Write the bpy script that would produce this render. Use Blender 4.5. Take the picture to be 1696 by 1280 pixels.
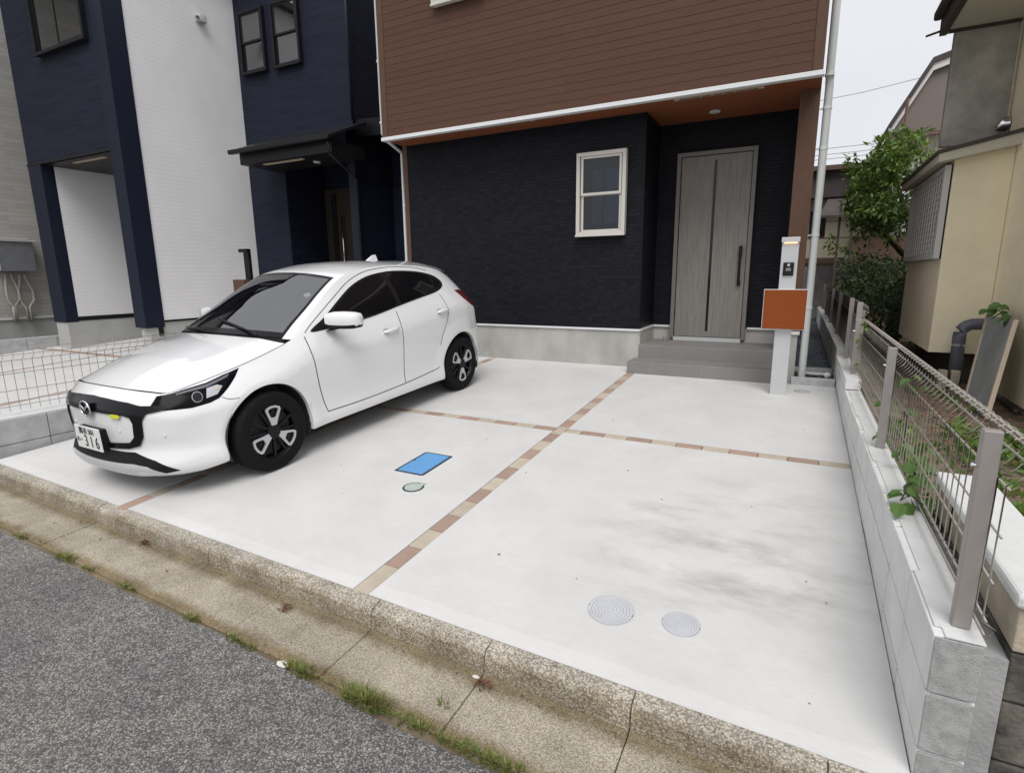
import bpy, bmesh, math, random, bisect
from functools import lru_cache
import numpy as np
from mathutils import Vector, Matrix
from mathutils.geometry import delaunay_2d_cdt
random.seed(7)
S = bpy.context.scene
COL = S.collection
for o in list(bpy.data.objects): bpy.data.objects.remove(o)

# ------------------------------------------------------------------ camera, world, sun, exposure
cam = bpy.data.objects.new('camera', bpy.data.cameras.new('camera')); COL.objects.link(cam)
cam.data.sensor_fit = 'HORIZONTAL'; cam.data.sensor_width = 36.0; cam.data.lens = 36.0*909.78/1696
cam.data.clip_start = 0.05; cam.data.clip_end = 2000
_r = Vector((0.88864792, 0.4584878, -0.00968591)); _u = Vector((-0.08278404, 0.18115576, 0.97996397)); _f = Vector((-0.45105619, 0.8700411, -0.19893917))
cam.matrix_world = Matrix(((_r.x, _u.x, -_f.x, 1.8048), (_r.y, _u.y, -_f.y, -4.4216), (_r.z, _u.z, -_f.z, 1.3658), (0, 0, 0, 1)))
S.camera = cam

SUN_EL, SUN_AZ = math.radians(55), math.radians(157)   # azimuth from +Y clockwise
world = bpy.data.worlds.new('World'); S.world = world; world.use_nodes = True
wn, wl = world.node_tree.nodes, world.node_tree.links
sky = wn.new('ShaderNodeTexSky'); sky.sky_type = 'NISHITA'; sky.sun_disc = False
sky.sun_elevation = SUN_EL; sky.sun_rotation = SUN_AZ; sky.dust_density = 4; sky.air_density = 1.5
hsv = wn.new('ShaderNodeHueSaturation'); hsv.inputs['Saturation'].default_value = 0.15
wl.new(sky.outputs[0], hsv.inputs['Color'])
tc = wn.new('ShaderNodeTexCoord'); nz = wn.new('ShaderNodeTexNoise'); nz.inputs['Scale'].default_value = 2.2; nz.inputs['Detail'].default_value = 5
wl.new(tc.outputs['Generated'], nz.inputs['Vector'])
cr = wn.new('ShaderNodeValToRGB'); cr.color_ramp.elements[0].position = .3; cr.color_ramp.elements[1].position = .7
cr.color_ramp.elements[0].color = (5.7, 5.85, 6.25, 1); cr.color_ramp.elements[1].color = (6.6, 6.7, 7.0, 1)
wl.new(nz.outputs['Fac'], cr.inputs[0])
mx = wn.new('ShaderNodeMixRGB'); mx.inputs[0].default_value = 0.88          # overcast: cloud layer over the sky
wl.new(hsv.outputs[0], mx.inputs[1]); wl.new(cr.outputs[0], mx.inputs[2])
wl.new(mx.outputs[0], wn['Background'].inputs['Color']); wn['Background'].inputs['Strength'].default_value = 0.1
sun = bpy.data.objects.new('sun', bpy.data.lights.new('sun', 'SUN')); COL.objects.link(sun)
sun.data.energy = 1.5; sun.data.angle = math.radians(35); sun.data.color = (1, .97, .93)
sd = Vector((math.sin(SUN_AZ)*math.cos(SUN_EL), math.cos(SUN_AZ)*math.cos(SUN_EL), math.sin(SUN_EL)))
sun.rotation_euler = (-sd).to_track_quat('-Z', 'Y').to_euler(); sun.location = (0, 0, 12)
vs = S.view_settings; vs.view_transform = 'Standard'; vs.look = 'None'; vs.exposure = 0.5; vs.gamma = 1; vs.use_curve_mapping = False
S.render.engine = 'CYCLES'

# ------------------------------------------------------------------ materials
M = {}
def nodes(m):
    m.use_nodes = True; nt = m.node_tree; return nt, nt.nodes, nt.links, nt.nodes['Principled BSDF']
def mat(name, col, rough=.6, var=.0, scale=6., bump=.0, bscale=60., metal=0., spec=.5, coat=0., rnd=0., stretch=(1, 1, 1), col2=None, lo=.35, hi=.65, detail=6):
    m = bpy.data.materials.new(name); nt, N, L, B = nodes(m)
    B.inputs['Roughness'].default_value = rough; B.inputs['Metallic'].default_value = metal
    B.inputs['Specular IOR Level'].default_value = spec
    if coat: B.inputs['Coat Weight'].default_value = coat; B.inputs['Coat Roughness'].default_value = .03
    B.inputs['Base Color'].default_value = (*col, 1)
    g = N.new('ShaderNodeNewGeometry'); mp = N.new('ShaderNodeMapping'); mp.inputs['Scale'].default_value = stretch
    L.new(g.outputs['Position'], mp.inputs[0])
    out = None
    if var or col2:
        n = N.new('ShaderNodeTexNoise'); n.inputs['Scale'].default_value = scale; n.inputs['Detail'].default_value = detail; n.inputs['Roughness'].default_value = .6
        L.new(mp.outputs[0], n.inputs['Vector'])
        r = N.new('ShaderNodeValToRGB'); r.color_ramp.elements[0].position = lo; r.color_ramp.elements[1].position = hi
        c2 = col2 or tuple(c*(1+var) for c in col); c1 = col if col2 else tuple(c*(1-var) for c in col)
        r.color_ramp.elements[0].color = (*c1, 1); r.color_ramp.elements[1].color = (*c2, 1)
        L.new(n.outputs['Fac'], r.inputs[0]); out = r.outputs[0]
    if rnd:
        oi = N.new('ShaderNodeObjectInfo'); mr = N.new('ShaderNodeMapRange'); mr.inputs[3].default_value = 1-rnd; mr.inputs[4].default_value = 1+rnd
        L.new(oi.outputs['Random'], mr.inputs[0]); h = N.new('ShaderNodeHueSaturation'); L.new(mr.outputs[0], h.inputs['Value'])
        if out: L.new(out, h.inputs['Color'])
        else: h.inputs['Color'].default_value = (*col, 1)
        out = h.outputs[0]
    if out: L.new(out, B.inputs['Base Color'])
    if bump:
        n2 = N.new('ShaderNodeTexNoise'); n2.inputs['Scale'].default_value = bscale; n2.inputs['Detail'].default_value = 4
        L.new(mp.outputs[0], n2.inputs['Vector'])
        b = N.new('ShaderNodeBump'); b.inputs['Strength'].default_value = bump; b.inputs['Distance'].default_value = .01
        L.new(n2.outputs['Fac'], b.inputs['Height']); L.new(b.outputs[0], B.inputs['Normal'])
    M[name] = m; return m
def mul(nt, a, b, fac=1.0, kind='MULTIPLY'):
    x = nt.nodes.new('ShaderNodeMixRGB'); x.blend_type = kind; x.inputs[0].default_value = fac
    for i, v in ((1, a), (2, b)):
        if isinstance(v, tuple): x.inputs[i].default_value = (*v, 1)
        else: nt.links.new(v, x.inputs[i])
    return x.outputs[0]
def noise(nt, vec, scale, detail=5, rough=.6):
    n = nt.nodes.new('ShaderNodeTexNoise'); n.inputs['Scale'].default_value = scale; n.inputs['Detail'].default_value = detail; n.inputs['Roughness'].default_value = rough
    nt.links.new(vec, n.inputs['Vector']); return n.outputs['Fac']
def ramp(nt, fac, p0, c0, p1, c1):
    r = nt.nodes.new('ShaderNodeValToRGB'); r.color_ramp.elements[0].position = p0; r.color_ramp.elements[1].position = p1
    r.color_ramp.elements[0].color = (*c0, 1); r.color_ramp.elements[1].color = (*c1, 1); nt.links.new(fac, r.inputs[0]); return r.outputs[0]
def pos(nt, stretch=(1, 1, 1)):
    g = nt.nodes.new('ShaderNodeNewGeometry'); mp = nt.nodes.new('ShaderNodeMapping'); mp.inputs['Scale'].default_value = stretch
    nt.links.new(g.outputs['Position'], mp.inputs[0]); return mp.outputs[0]
def bumpn(nt, B, h, strength, dist=.01):
    b = nt.nodes.new('ShaderNodeBump'); b.inputs['Strength'].default_value = strength; b.inputs['Distance'].default_value = dist
    nt.links.new(h, b.inputs['Height']); nt.links.new(b.outputs[0], B.inputs['Normal'])

# asphalt: exposed aggregate
m = bpy.data.materials.new('asphalt'); nt, N, L, B = nodes(m); M['asphalt'] = m
p0 = pos(nt)
v = N.new('ShaderNodeTexVoronoi'); v.inputs['Scale'].default_value = 175; v.inputs['Randomness'].default_value = 1; L.new(p0, v.inputs['Vector'])
sx = N.new('ShaderNodeSeparateColor'); L.new(v.outputs['Color'], sx.inputs[0])
c = ramp(nt, sx.outputs[0], .35, (.118, .115, .113), .98, (.40, .39, .38))
d = ramp(nt, v.outputs['Distance'], .25, (1, 1, 1), .65, (.55, .55, .55))
c = mul(nt, c, d)
c = mul(nt, c, ramp(nt, noise(nt, p0, 1.1), .3, (.80, .80, .81), .7, (1.22, 1.2, 1.17)))
c = mul(nt, c, ramp(nt, noise(nt, p0, 14), .35, (.8, .8, .8), .7, (1.15, 1.15, 1.15)))
c = mul(nt, c, ramp(nt, noise(nt, pos(nt, (1, 1.6, 1)), .55, 6, .7), .52, (1, 1, 1), .66, (1.22, 1.17, 1.08)))
v2 = N.new('ShaderNodeTexVoronoi'); v2.inputs['Scale'].default_value = 55; L.new(p0, v2.inputs['Vector'])
sx2 = N.new('ShaderNodeSeparateColor'); L.new(v2.outputs['Color'], sx2.inputs[0])
c = mul(nt, c, mul(nt, ramp(nt, sx2.outputs[1], .93, (0, 0, 0), .95, (.16, .155, .15)), ramp(nt, v2.outputs['Distance'], .28, (1, 1, 1), .34, (0, 0, 0))), 1.0, 'ADD')
L.new(c, B.inputs['Base Color']); B.inputs['Roughness'].default_value = .85
hh = mul(nt, d, noise(nt, p0, 60)); bumpn(nt, B, hh, .8, .006)
# driveway concrete, brushed across, with grey damp stains
m = bpy.data.materials.new('concrete_slab'); nt, N, L, B = nodes(m); M['concrete_slab'] = m
p0 = pos(nt); ps = pos(nt, (1.7, 3.6, 1)); pf = pos(nt, (14, 190, 1)); pd = pos(nt, (1.0, 2.2, 1))
c = ramp(nt, noise(nt, p0, 2.2), .3, (.565, .562, .553), .7, (.635, .632, .622))
spot = N.new('ShaderNodeVectorMath'); spot.operation = 'DISTANCE'; L.new(p0, spot.inputs[0]); spot.inputs[1].default_value = (1.60, -1.40, 0)
area = ramp(nt, spot.outputs['Value'], .5, (1, 1, 1), 1.9, (.12, .12, .12))
stain = mul(nt, ramp(nt, noise(nt, ps, 1.6, 7, .65), .42, (0, 0, 0), .72, (1, 1, 1)), ramp(nt, noise(nt, pd, 2.1, 6, .65), .36, (0, 0, 0), .60, (1, 1, 1)))
stain = mul(nt, stain, area)
mxn = N.new('ShaderNodeMixRGB'); L.new(stain, mxn.inputs[0]); L.new(c, mxn.inputs[1]); mxn.inputs[2].default_value = (.385, .38, .365, 1)
c = mul(nt, mxn.outputs[0], ramp(nt, noise(nt, pf, 1.0, 3), .3, (.945, .945, .945), .7, (1.03, 1.03, 1.03)))
c = mul(nt, c, ramp(nt, noise(nt, p0, 90, 3), .62, (1, 1, 1), .8, (.86, .86, .85)))
dt = N.new('ShaderNodeVectorMath'); dt.operation = 'DOT_PRODUCT'; L.new(p0, dt.inputs[0]); dt.inputs[1].default_value = (.0262, 1, 0)
ad = N.new('ShaderNodeMath'); ad.inputs[1].default_value = 2.60; L.new(dt.outputs['Value'], ad.inputs[0])
c = mul(nt, c, ramp(nt, ad.outputs[0], .095, (1.06, 1.06, 1.06), .105, (1, 1, 1)))
L.new(c, B.inputs['Base Color']); B.inputs['Roughness'].default_value = .8
bumpn(nt, B, mul(nt, noise(nt, pf, 1.0, 3), noise(nt, p0, 160, 2)), .25, .004)
# washed kerb and gutter concrete, pebbles showing
def pebble(name, base, dark, light, scale):
    m = bpy.data.materials.new(name); nt, N, L, B = nodes(m); M[name] = m
    p0 = pos(nt); v = N.new('ShaderNodeTexVoronoi'); v.inputs['Scale'].default_value = scale; L.new(p0, v.inputs['Vector'])
    sx = N.new('ShaderNodeSeparateColor'); L.new(v.outputs['Color'], sx.inputs[0])
    c = ramp(nt, sx.outputs[0], .15, dark, .85, light)
    c = mul(nt, c, base, .45, 'MIX')
    c = mul(nt, c, ramp(nt, v.outputs['Distance'], .3, (1, 1, 1), .75, (.62, .58, .52)))
    c = mul(nt, c, ramp(nt, noise(nt, p0, 4, 6), .3, (.72, .70, .66), .7, (1.12, 1.1, 1.06)))
    L.new(c, B.inputs['Base Color']); B.inputs['Roughness'].default_value = .9
    bumpn(nt, B, mul(nt, v.outputs['Distance'], noise(nt, p0, 90)), .9, .006)
def dirt(name, bands):
    nt = M[name].node_tree; N, L = nt.nodes, nt.links; B_ = N['Principled BSDF']; src = B_.inputs['Base Color'].links[0].from_socket
    p = pos(nt); dt = N.new('ShaderNodeVectorMath'); dt.operation = 'DOT_PRODUCT'; L.new(p, dt.inputs[0]); dt.inputs[1].default_value = (.0262, 1, 0)
    wob = N.new('ShaderNodeMath'); wob.operation = 'MULTIPLY_ADD'; L.new(noise(nt, p, 9, 5), wob.inputs[0]); wob.inputs[1].default_value = .10; L.new(dt.outputs['Value'], wob.inputs[2])
    c = src
    for off, w, colr in bands:
        ad = N.new('ShaderNodeMath'); ad.inputs[1].default_value = -off; L.new(wob.outputs[0], ad.inputs[0]); ab = N.new('ShaderNodeMath'); ab.operation = 'ABSOLUTE'; L.new(ad.outputs[0], ab.inputs[0])
        c = mul(nt, c, ramp(nt, ab.outputs[0], w*.35, colr, w, (1, 1, 1)))
    L.new(c, B_.inputs['Base Color'])
pebble('kerb_stone', (.50, .475, .425), (.15, .14, .125), (.76, .73, .67), 150)
pebble('gutter', (.45, .42, .355), (.27, .25, .205), (.60, .565, .49), 190)
dirt('gutter', ((-2.625, .09, (.55, .49, .38)), (-2.945, .07, (.62, .54, .40))))
dirt('kerb_stone', ((-2.638, .04, (.70, .65, .56)),))

# siding patterns
def siding(name, col, pitch, axis, rough=.6, depth=.5, var=.1, dash=True, line=.55, boards=True):
    """horizontal ribbed cladding: ribs along z, short dashes along the wall"""
    m = bpy.data.materials.new(name); nt, N, L, B = nodes(m); M[name] = m
    g = N.new('ShaderNodeNewGeometry'); sp = N.new('ShaderNodeSeparateXYZ'); L.new(g.outputs['Position'], sp.inputs[0])
    cb = N.new('ShaderNodeCombineXYZ'); L.new(sp.outputs[axis], cb.inputs[0]); L.new(sp.outputs['Z'], cb.inputs[1])
    bt = N.new('ShaderNodeTexBrick'); L.new(cb.outputs[0], bt.inputs['Vector']); bt.inputs['Scale'].default_value = 1.0
    bt.inputs['Brick Width'].default_value = .46 if dash else 30.; bt.inputs['Row Height'].default_value = pitch; bt.inputs['Mortar Size'].default_value = .0035; bt.inputs['Mortar Smooth'].default_value = .4
    bt.offset = .37; bt.offset_frequency = 2
    bt.inputs['Color1'].default_value = (1-var, 1-var, 1-var, 1); bt.inputs['Color2'].default_value = (1+var, 1+var, 1+var, 1); bt.inputs['Mortar'].default_value = (line, line, line, 1)
    c = mul(nt, bt.outputs['Color'], col)
    c = mul(nt, c, ramp(nt, noise(nt, g.outputs['Position'], .8), .3, (.94, .94, .94), .7, (1.05, 1.05, 1.05)))
    L.new(c, B.inputs['Base Color']); B.inputs['Roughness'].default_value = rough; B.inputs['Specular IOR Level'].default_value = .12
    bumpn(nt, B, bt.outputs['Color'], depth, .01)
siding('white_siding', (.80, .79, .80), .07, 'Y', .6, .5, .0, False, .86)
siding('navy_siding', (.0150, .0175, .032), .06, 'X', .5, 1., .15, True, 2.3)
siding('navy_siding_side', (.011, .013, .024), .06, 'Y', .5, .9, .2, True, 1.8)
siding('beige_siding', (.40, .385, .36), .085, 'Y', .7, .5, .08, True, .7)
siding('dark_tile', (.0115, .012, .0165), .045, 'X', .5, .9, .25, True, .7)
for n in ('dark_tile',):
    for nd in M[n].node_tree.nodes:
        if nd.type == 'TEX_BRICK': nd.inputs['Brick Width'].default_value = .09; nd.inputs['Mortar Size'].default_value = .0025
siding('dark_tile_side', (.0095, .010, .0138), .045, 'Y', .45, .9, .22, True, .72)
# wood-look cladding
def grain(name, c1, c2, stretch, scale=10, rough=.55, rnd=.05, bump=.15):
    m = bpy.data.materials.new(name); nt, N, L, B = nodes(m); M[name] = m
    p0 = pos(nt, stretch); n1 = noise(nt, p0, scale, 6, .65)
    c = ramp(nt, n1, .3, c1, .7, c2)
    oi = N.new('ShaderNodeObjectInfo'); mr = N.new('ShaderNodeMapRange'); mr.inputs[3].default_value = 1-rnd; mr.inputs[4].default_value = 1+rnd
    L.new(oi.outputs['Random'], mr.inputs[0]); h = N.new('ShaderNodeHueSaturation'); L.new(mr.outputs[0], h.inputs['Value']); L.new(c, h.inputs['Color'])
    L.new(h.outputs[0], B.inputs['Base Color']); B.inputs['Roughness'].default_value = rough; B.inputs['Specular IOR Level'].default_value = .18
    bumpn(nt, B, n1, bump, .004)
grain('brown_board', (.086, .042, .028), (.104, .053, .037), (.6, .6, 9), 9)
grain('brown_post', (.085, .047, .032), (.12, .069, .048), (8, 8, .5), 9)
grain('door_wood', (.175, .163, .148), (.27, .253, .233), (7, 7, .35), 9, .5, .02)
grain('dark_door_wood', (.030, .022, .018), (.045, .033, .027), (7, 7, .35), 9)
grain('mailbox_wood', (.215, .050, .010), (.25, .064, .015), (.5, .5, 8), 9, .45, .0)
grain('soffit_wood', (.20, .066, .030), (.24, .082, .040), (.4, 4, 4), 9)

mat('foundation', (.43, .425, .40), .8, 0, 2.6, .2, 40, col2=(.31, .305, .28), lo=.42, hi=.7, stretch=(1, 1, .5))
mat('foundation_nb', (.42, .42, .405), .8, .10, 2.5, .2, 40)
mat('step_tile', (.21, .20, .195), .7, .06, 5, .15, 150)
mat('tile_red', (.37, .262, .212), .8, .10, 9, .4, 130, rnd=.10)
mat('tile_beige', (.47, .405, .325), .8, .09, 9, .4, 130, rnd=.08)
mat('block', (.69, .69, .68), .85, .07, 5, .12, 220, rnd=.04)
mat('block_grey', (.42, .425, .425), .85, .14, 9, .3, 260, rnd=.06)
mat('old_block', (.20, .18, .15), .9, 0, 3.2, .6, 60, col2=(.035, .034, .032), lo=.4, hi=.6)
mat('old_block_pale', (.36, .31, .24), .9, .25, 6, .5, 60)
mat('joint', (.10, .10, .10), .9)
mat('block_end', (.40, .405, .40), .9, .18, 30, .8, 260)
mat('cap_concrete', (.62, .63, .62), .8, .06, 6, .2, 60)
mat('mortar', (.33, .33, .33), .9, .15, 8, .4, 80)
mat('white_metal', (.70, .71, .72), .4)
mat('white_pipe', (.62, .645, .64), .35)
mat('silver_pole', (.55, .56, .565), .4, .0, metal=.3)
mat('black_metal', (.008, .008, .009), .4, spec=.3)
mat('navy_metal', (.012, .015, .030), .45, spec=.2)
mat('frame_beige', (.56, .53, .49), .45)
mat('frame_dark', (.010, .010, .012), .4, spec=.3)
mat('door_frame', (.17, .158, .148), .5, .05, 20, stretch=(7, 7, .4))
mat('lamp_white', (.75, .74, .72), .4)
mat('vent_beige', (.52, .42, .32), .6)
mat('chrome', (.75, .76, .78), .15, metal=1)
mat('fence_metal', (.31, .285, .27), .45, metal=.2)
mat('fence_wire', (.33, .30, .27), .45, metal=.2)
mat('fence_dark', (.14, .125, .115), .5)
mat('soil', (.13, .10, .07), .95, 0, 5, .9, 35, col2=(.21, .165, .115))
mat('ground_far', (.10, .11, .07), .95, .2, .5)
mat('gravel', (.06, .07, .085), .85, .5, 45, 1., 60)
mat('cream_wall', (.84, .75, .55), .85, .05, 2.2, .7, 55)
mat('grey_stucco', (.40, .385, .35), .9, .25, 3.5, 1., 75)
mat('cream_soffit', (.50, .47, .38), .8, .05, 2)
mat('dark_wood', (.055, .042, .036), .7, .2, 5)
mat('brown_sheet', (.115, .068, .048), .7, .1, 4)
mat('roof_dark', (.055, .045, .045), .7, .15, 4)
mat('far_cream', (.48, .43, .33), .8, .05, 2)
mat('far_white', (.66, .66, .65), .8)
mat('far_soffit', (.20, .17, .16), .8)
mat('rust_rail', (.17, .10, .08), .7, .2, 8)
mat('grey_pipe', (.10, .105, .13), .45)
mat('board_grey', (.33, .34, .335), .8, 0, 2.2, .1, 30, col2=(.22, .23, .23))
mat('board_edge', (.50, .42, .33), .8)
mat('lattice', (.52, .51, .49), .6)
mat('bark', (.065, .05, .038), .95, .3, 12, 1., 30)
mat('cover_blue', (.16, .40, .70), .5)
mat('cover_green', (.40, .46, .42), .6)
mat('cover_white', (.52, .525, .565), .6, .06, 12)
mat('cover_groove', (.38, .38, .40), .7)
mat('cover_blue_dark', (.10, .28, .55), .5)
mat('cover_ring', (.50, .50, .50), .7)
mat('cover_frame', (.035, .04, .045), .6)
mat('meter_box', (.15, .155, .165), .5, .1, 6)
mat('meter_edge', (.42, .42, .42), .5)
mat('conduit', (.36, .33, .29), .6)
mat('dead_leaf', (.14, .07, .04), .9, .4, 40)
mat('white_bit', (.62, .60, .56), .8)
mat('pvc', (.72, .70, .66), .4)
mat('pvc_in', (.20, .12, .08), .7)
mat('wire', (.12, .12, .12), .6)
def leafmat(name, c1, c2, rough=.5):
    m = bpy.data.materials.new(name); nt, N, L, B = nodes(m); M[name] = m
    p0 = pos(nt); c = ramp(nt, noise(nt, p0, 7, 3), .35, c1, .68, c2)
    L.new(c, B.inputs['Base Color']); B.inputs['Roughness'].default_value = rough
    t = N.new('ShaderNodeBsdfTranslucent'); L.new(mul(nt, c, (1.3, 1.4, .7)), t.inputs['Color'])
    ms = N.new('ShaderNodeMixShader'); ms.inputs[0].default_value = .25
    L.new(B.outputs[0], ms.inputs[1]); L.new(t.outputs[0], ms.inputs[2]); L.new(ms.outputs[0], N['Material Output'].inputs[0])
leafmat('leaf_tree', (.05, .10, .030), (.21, .31, .065))
leafmat('leaf_dark', (.030, .058, .024), (.06, .11, .036))
leafmat('leaf_vine', (.055, .12, .030), (.13, .22, .055))
leafmat('leaf_weed', (.06, .13, .022), (.16, .25, .05))
leafmat('grass', (.085, .15, .025), (.26, .24, .08), .6)
for nd in M['grass'].node_tree.nodes:
    if nd.type == 'TEX_NOISE': nd.inputs['Scale'].default_value = 38
# glass
def glass(name, tint, trans, rough=.01, ior=1.5):
    m = bpy.data.materials.new(name); m.use_nodes = True; nt = m.node_tree; N, L = nt.nodes, nt.links; M[name] = m
    N.remove(N['Principled BSDF'])
    tr = N.new('ShaderNodeBsdfTransparent'); tr.inputs[0].default_value = (*tint, 1)
    gl = N.new('ShaderNodeBsdfGlossy'); gl.inputs['Roughness'].default_value = rough
    df = N.new('ShaderNodeBsdfDiffuse'); df.inputs[0].default_value = (.012, .013, .016, 1)
    fr = N.new('ShaderNodeFresnel'); fr.inputs[0].default_value = ior
    a = N.new('ShaderNodeMixShader'); a.inputs[0].default_value = trans; L.new(df.outputs[0], a.inputs[1]); L.new(tr.outputs[0], a.inputs[2])
    b = N.new('ShaderNodeMixShader'); L.new(fr.outputs[0], b.inputs[0]); L.new(a.outputs[0], b.inputs[1]); L.new(gl.outputs[0], b.inputs[2])
    L.new(b.outputs[0], N['Material Output'].inputs[0])
glass('window_glass', (.8, .83, .86), .9, ior=1.5)
mat('reflection_blue', (.09, .125, .19), .9, .45, 22, stretch=(9, 9, .2))  # bluish streaks painting a reflection in the lower window
glass('windscreen_glass', (.66, .75, .71), .97, ior=3.5)
mat('sky_reflection_grey', (.48, .48, .52), .9, .25, 3)  # pale tone stands in for sky reflected in the panes
glass('sky_glass', (.7, .73, .76), .8, ior=3.6)
glass('lamp_glass', (.9, .9, .92), .96)
mat('tint_glass', (.006, .006, .007), .04, spec=.4)
# car
mat('car_white', (.76, .76, .77), .22, coat=1.)
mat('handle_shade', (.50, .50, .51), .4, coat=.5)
mat('car_black', (.006, .006, .007), .2, spec=.22)
mat('car_trim', (.009, .009, .010), .55, spec=.2)
mat('rubber', (.0085, .0085, .009), .8, .15, 30, spec=.15)
mat('rim_black', (.005, .005, .0055), .4, spec=.25)
mat('rim_silver', (.52, .53, .55), .3, metal=.4)
mat('car_silver', (.62, .63, .65), .35, metal=.25)
mat('gap', (.025, .025, .025), .8, spec=.1)
mat('cabin', (.03, .03, .032), .8)
mat('cabin_light', (.22, .225, .22), .8)
mat('tail_red', (.16, .008, .008), .12, coat=1)
mat('lamp_inner', (.55, .56, .58), .2, metal=.8)
mat('lamp_dim', (.16, .165, .17), .3, metal=.5)
mat('lamp_dark', (.005, .005, .006), .1, spec=.08)
mat('yellow', (.62, .60, .03), .5)
mat('plate_white', (.74, .75, .74), .5)
mat('plate_green', (.012, .035, .03), .5)

# ------------------------------------------------------------------ mesh helpers
ORG = {}
def tag(o, label=None, cat=None, group=None, kind=None):
    if label: o['label'] = label
    if cat: o['category'] = cat
    if group: o['group'] = group
    if kind: o['kind'] = kind
    return o
def thing(name, loc, label, cat, group=None):
    o = bpy.data.objects.new(name, None); COL.objects.link(o); o.location = loc; o.empty_display_size = .1
    ORG[o] = Vector(loc); return tag(o, label, cat, group)
class MB:
    def __init__(s): s.v = []; s.f = []
    def add(s, vs, fs):
        n = len(s.v); s.v += [tuple(a) for a in vs]; s.f += [tuple(i+n for i in f) for f in fs]; return s
    def box(s, x0, x1, y0, y1, z0, z1):
        return s.add([(x0, y0, z0), (x1, y0, z0), (x1, y1, z0), (x0, y1, z0), (x0, y0, z1), (x1, y0, z1), (x1, y1, z1), (x0, y1, z1)],
                     [(0, 3, 2, 1), (4, 5, 6, 7), (0, 1, 5, 4), (1, 2, 6, 5), (2, 3, 7, 6), (3, 0, 4, 7)])
    def hexa(s, b, t):
        return s.add(list(b)+list(t), [(0, 3, 2, 1), (4, 5, 6, 7), (0, 1, 5, 4), (1, 2, 6, 5), (2, 3, 7, 6), (3, 0, 4, 7)])
    def tube(s, pts, r, n=8, cap=True):
        pts = [Vector(p) for p in pts]; rs = r if isinstance(r, (list, tuple)) else [r]*len(pts); rings = []
        up = Vector((0, 0, 1))
        for i, p in enumerate(pts):
            d = (pts[min(i+1, len(pts)-1)]-pts[max(i-1, 0)]).normalized()
            a = d.cross(up) if abs(d.z) < .95 else d.cross(Vector((1, 0, 0))); a.normalize(); b = a.cross(d)
            rings.append([p+(a*math.cos(2*math.pi*k/n)+b*math.sin(2*math.pi*k/n))*rs[i] for k in range(n)])
        base = len(s.v); s.v += [tuple(q) for R in rings for q in R]
        for i in range(len(pts)-1):
            for k in range(n):
                s.f.append((base+i*n+k, base+i*n+(k+1) % n, base+(i+1)*n+(k+1) % n, base+(i+1)*n+k))
        if cap:
            s.f.append(tuple(base+k for k in range(n))); s.f.append(tuple(base+(len(pts)-1)*n+k for k in reversed(range(n))))
        return s
    def prism(s, poly, axis, a0, a1):
        """poly in the two other axes, extruded along axis"""
        def P(q, a): return {'x': (a, q[0], q[1]), 'y': (q[0], a, q[1]), 'z': (q[0], q[1], a)}[axis]
        n = len(poly); vs = [P(q, a0) for q in poly]+[P(q, a1) for q in poly]
        fs = [tuple(range(n)), tuple(reversed(range(n, 2*n)))]+[(i, n+i, n+(i+1) % n, (i+1) % n) for i in range(n)]
        return s.add(vs, fs)
    def cyl(s, c, r, h, axis='z', n=32, r2=None):
        r2 = r if r2 is None else r2; vs = []
        for k, (rr, a) in enumerate(((r, 0), (r2, h))):
            for i in range(n):
                x, y = rr*math.cos(2*math.pi*i/n), rr*math.sin(2*math.pi*i/n)
                vs.append({'z': (c[0]+x, c[1]+y, c[2]+a), 'y': (c[0]+x, c[1]+a, c[2]+y), 'x': (c[0]+a, c[1]+x, c[2]+y)}[axis])
        return s.add(vs, [tuple(range(n)), tuple(reversed(range(n, 2*n)))]+[(i, n+i, n+(i+1) % n, (i+1) % n) for i in range(n)])
    def grid(s, G, flip=False):
        nr, nc = len(G), len(G[0]); b = len(s.v); s.v += [tuple(q) for R in G for q in R]
        for i in range(nr-1):
            for j in range(nc-1):
                f = (b+i*nc+j, b+i*nc+j+1, b+(i+1)*nc+j+1, b+(i+1)*nc+j); s.f.append(f[::-1] if flip else f)
        return s
    def mesh(s, name, o=Vector((0, 0, 0)), recalc=True):
        me = bpy.data.meshes.new(name); me.from_pydata([(a[0]-o[0], a[1]-o[1], a[2]-o[2]) for a in s.v], [], s.f)
        if recalc:
            bm = bmesh.new(); bm.from_mesh(me); bmesh.ops.recalc_face_normals(bm, faces=bm.faces); bm.to_mesh(me); bm.free()
        return me
    def build(s, name, m, parent=None, smooth=False, bevel=0, seg=2, recalc=True, angle=None):
        o0 = ORG.get(parent, Vector((0, 0, 0)))
        me = s.mesh(name, o0, recalc); me.materials.append(M[m])
        o = bpy.data.objects.new(name, me); COL.objects.link(o); ORG[o] = o0
        if parent: o.parent = parent
        if smooth:
            for p in me.polygons: p.use_smooth = True
            if angle:
                me.set_sharp_from_angle(angle=math.radians(angle))
        if bevel:
            b = o.modifiers.new('bevel', 'BEVEL'); b.width = bevel; b.segments = seg; b.limit_method = 'ANGLE'
        return o
def B(*a): return MB().box(*a)
def struct(o): o['kind'] = 'structure'; return o
def inst(me, name, parent, loc, rot=(0, 0, 0)):
    o = bpy.data.objects.new(name, me); COL.objects.link(o); o.parent = parent; o.location = loc; o.rotation_euler = rot
    return o
SL = 0.060756; TILT = math.atan(SL)
def tz(y): return SL*y

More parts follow.
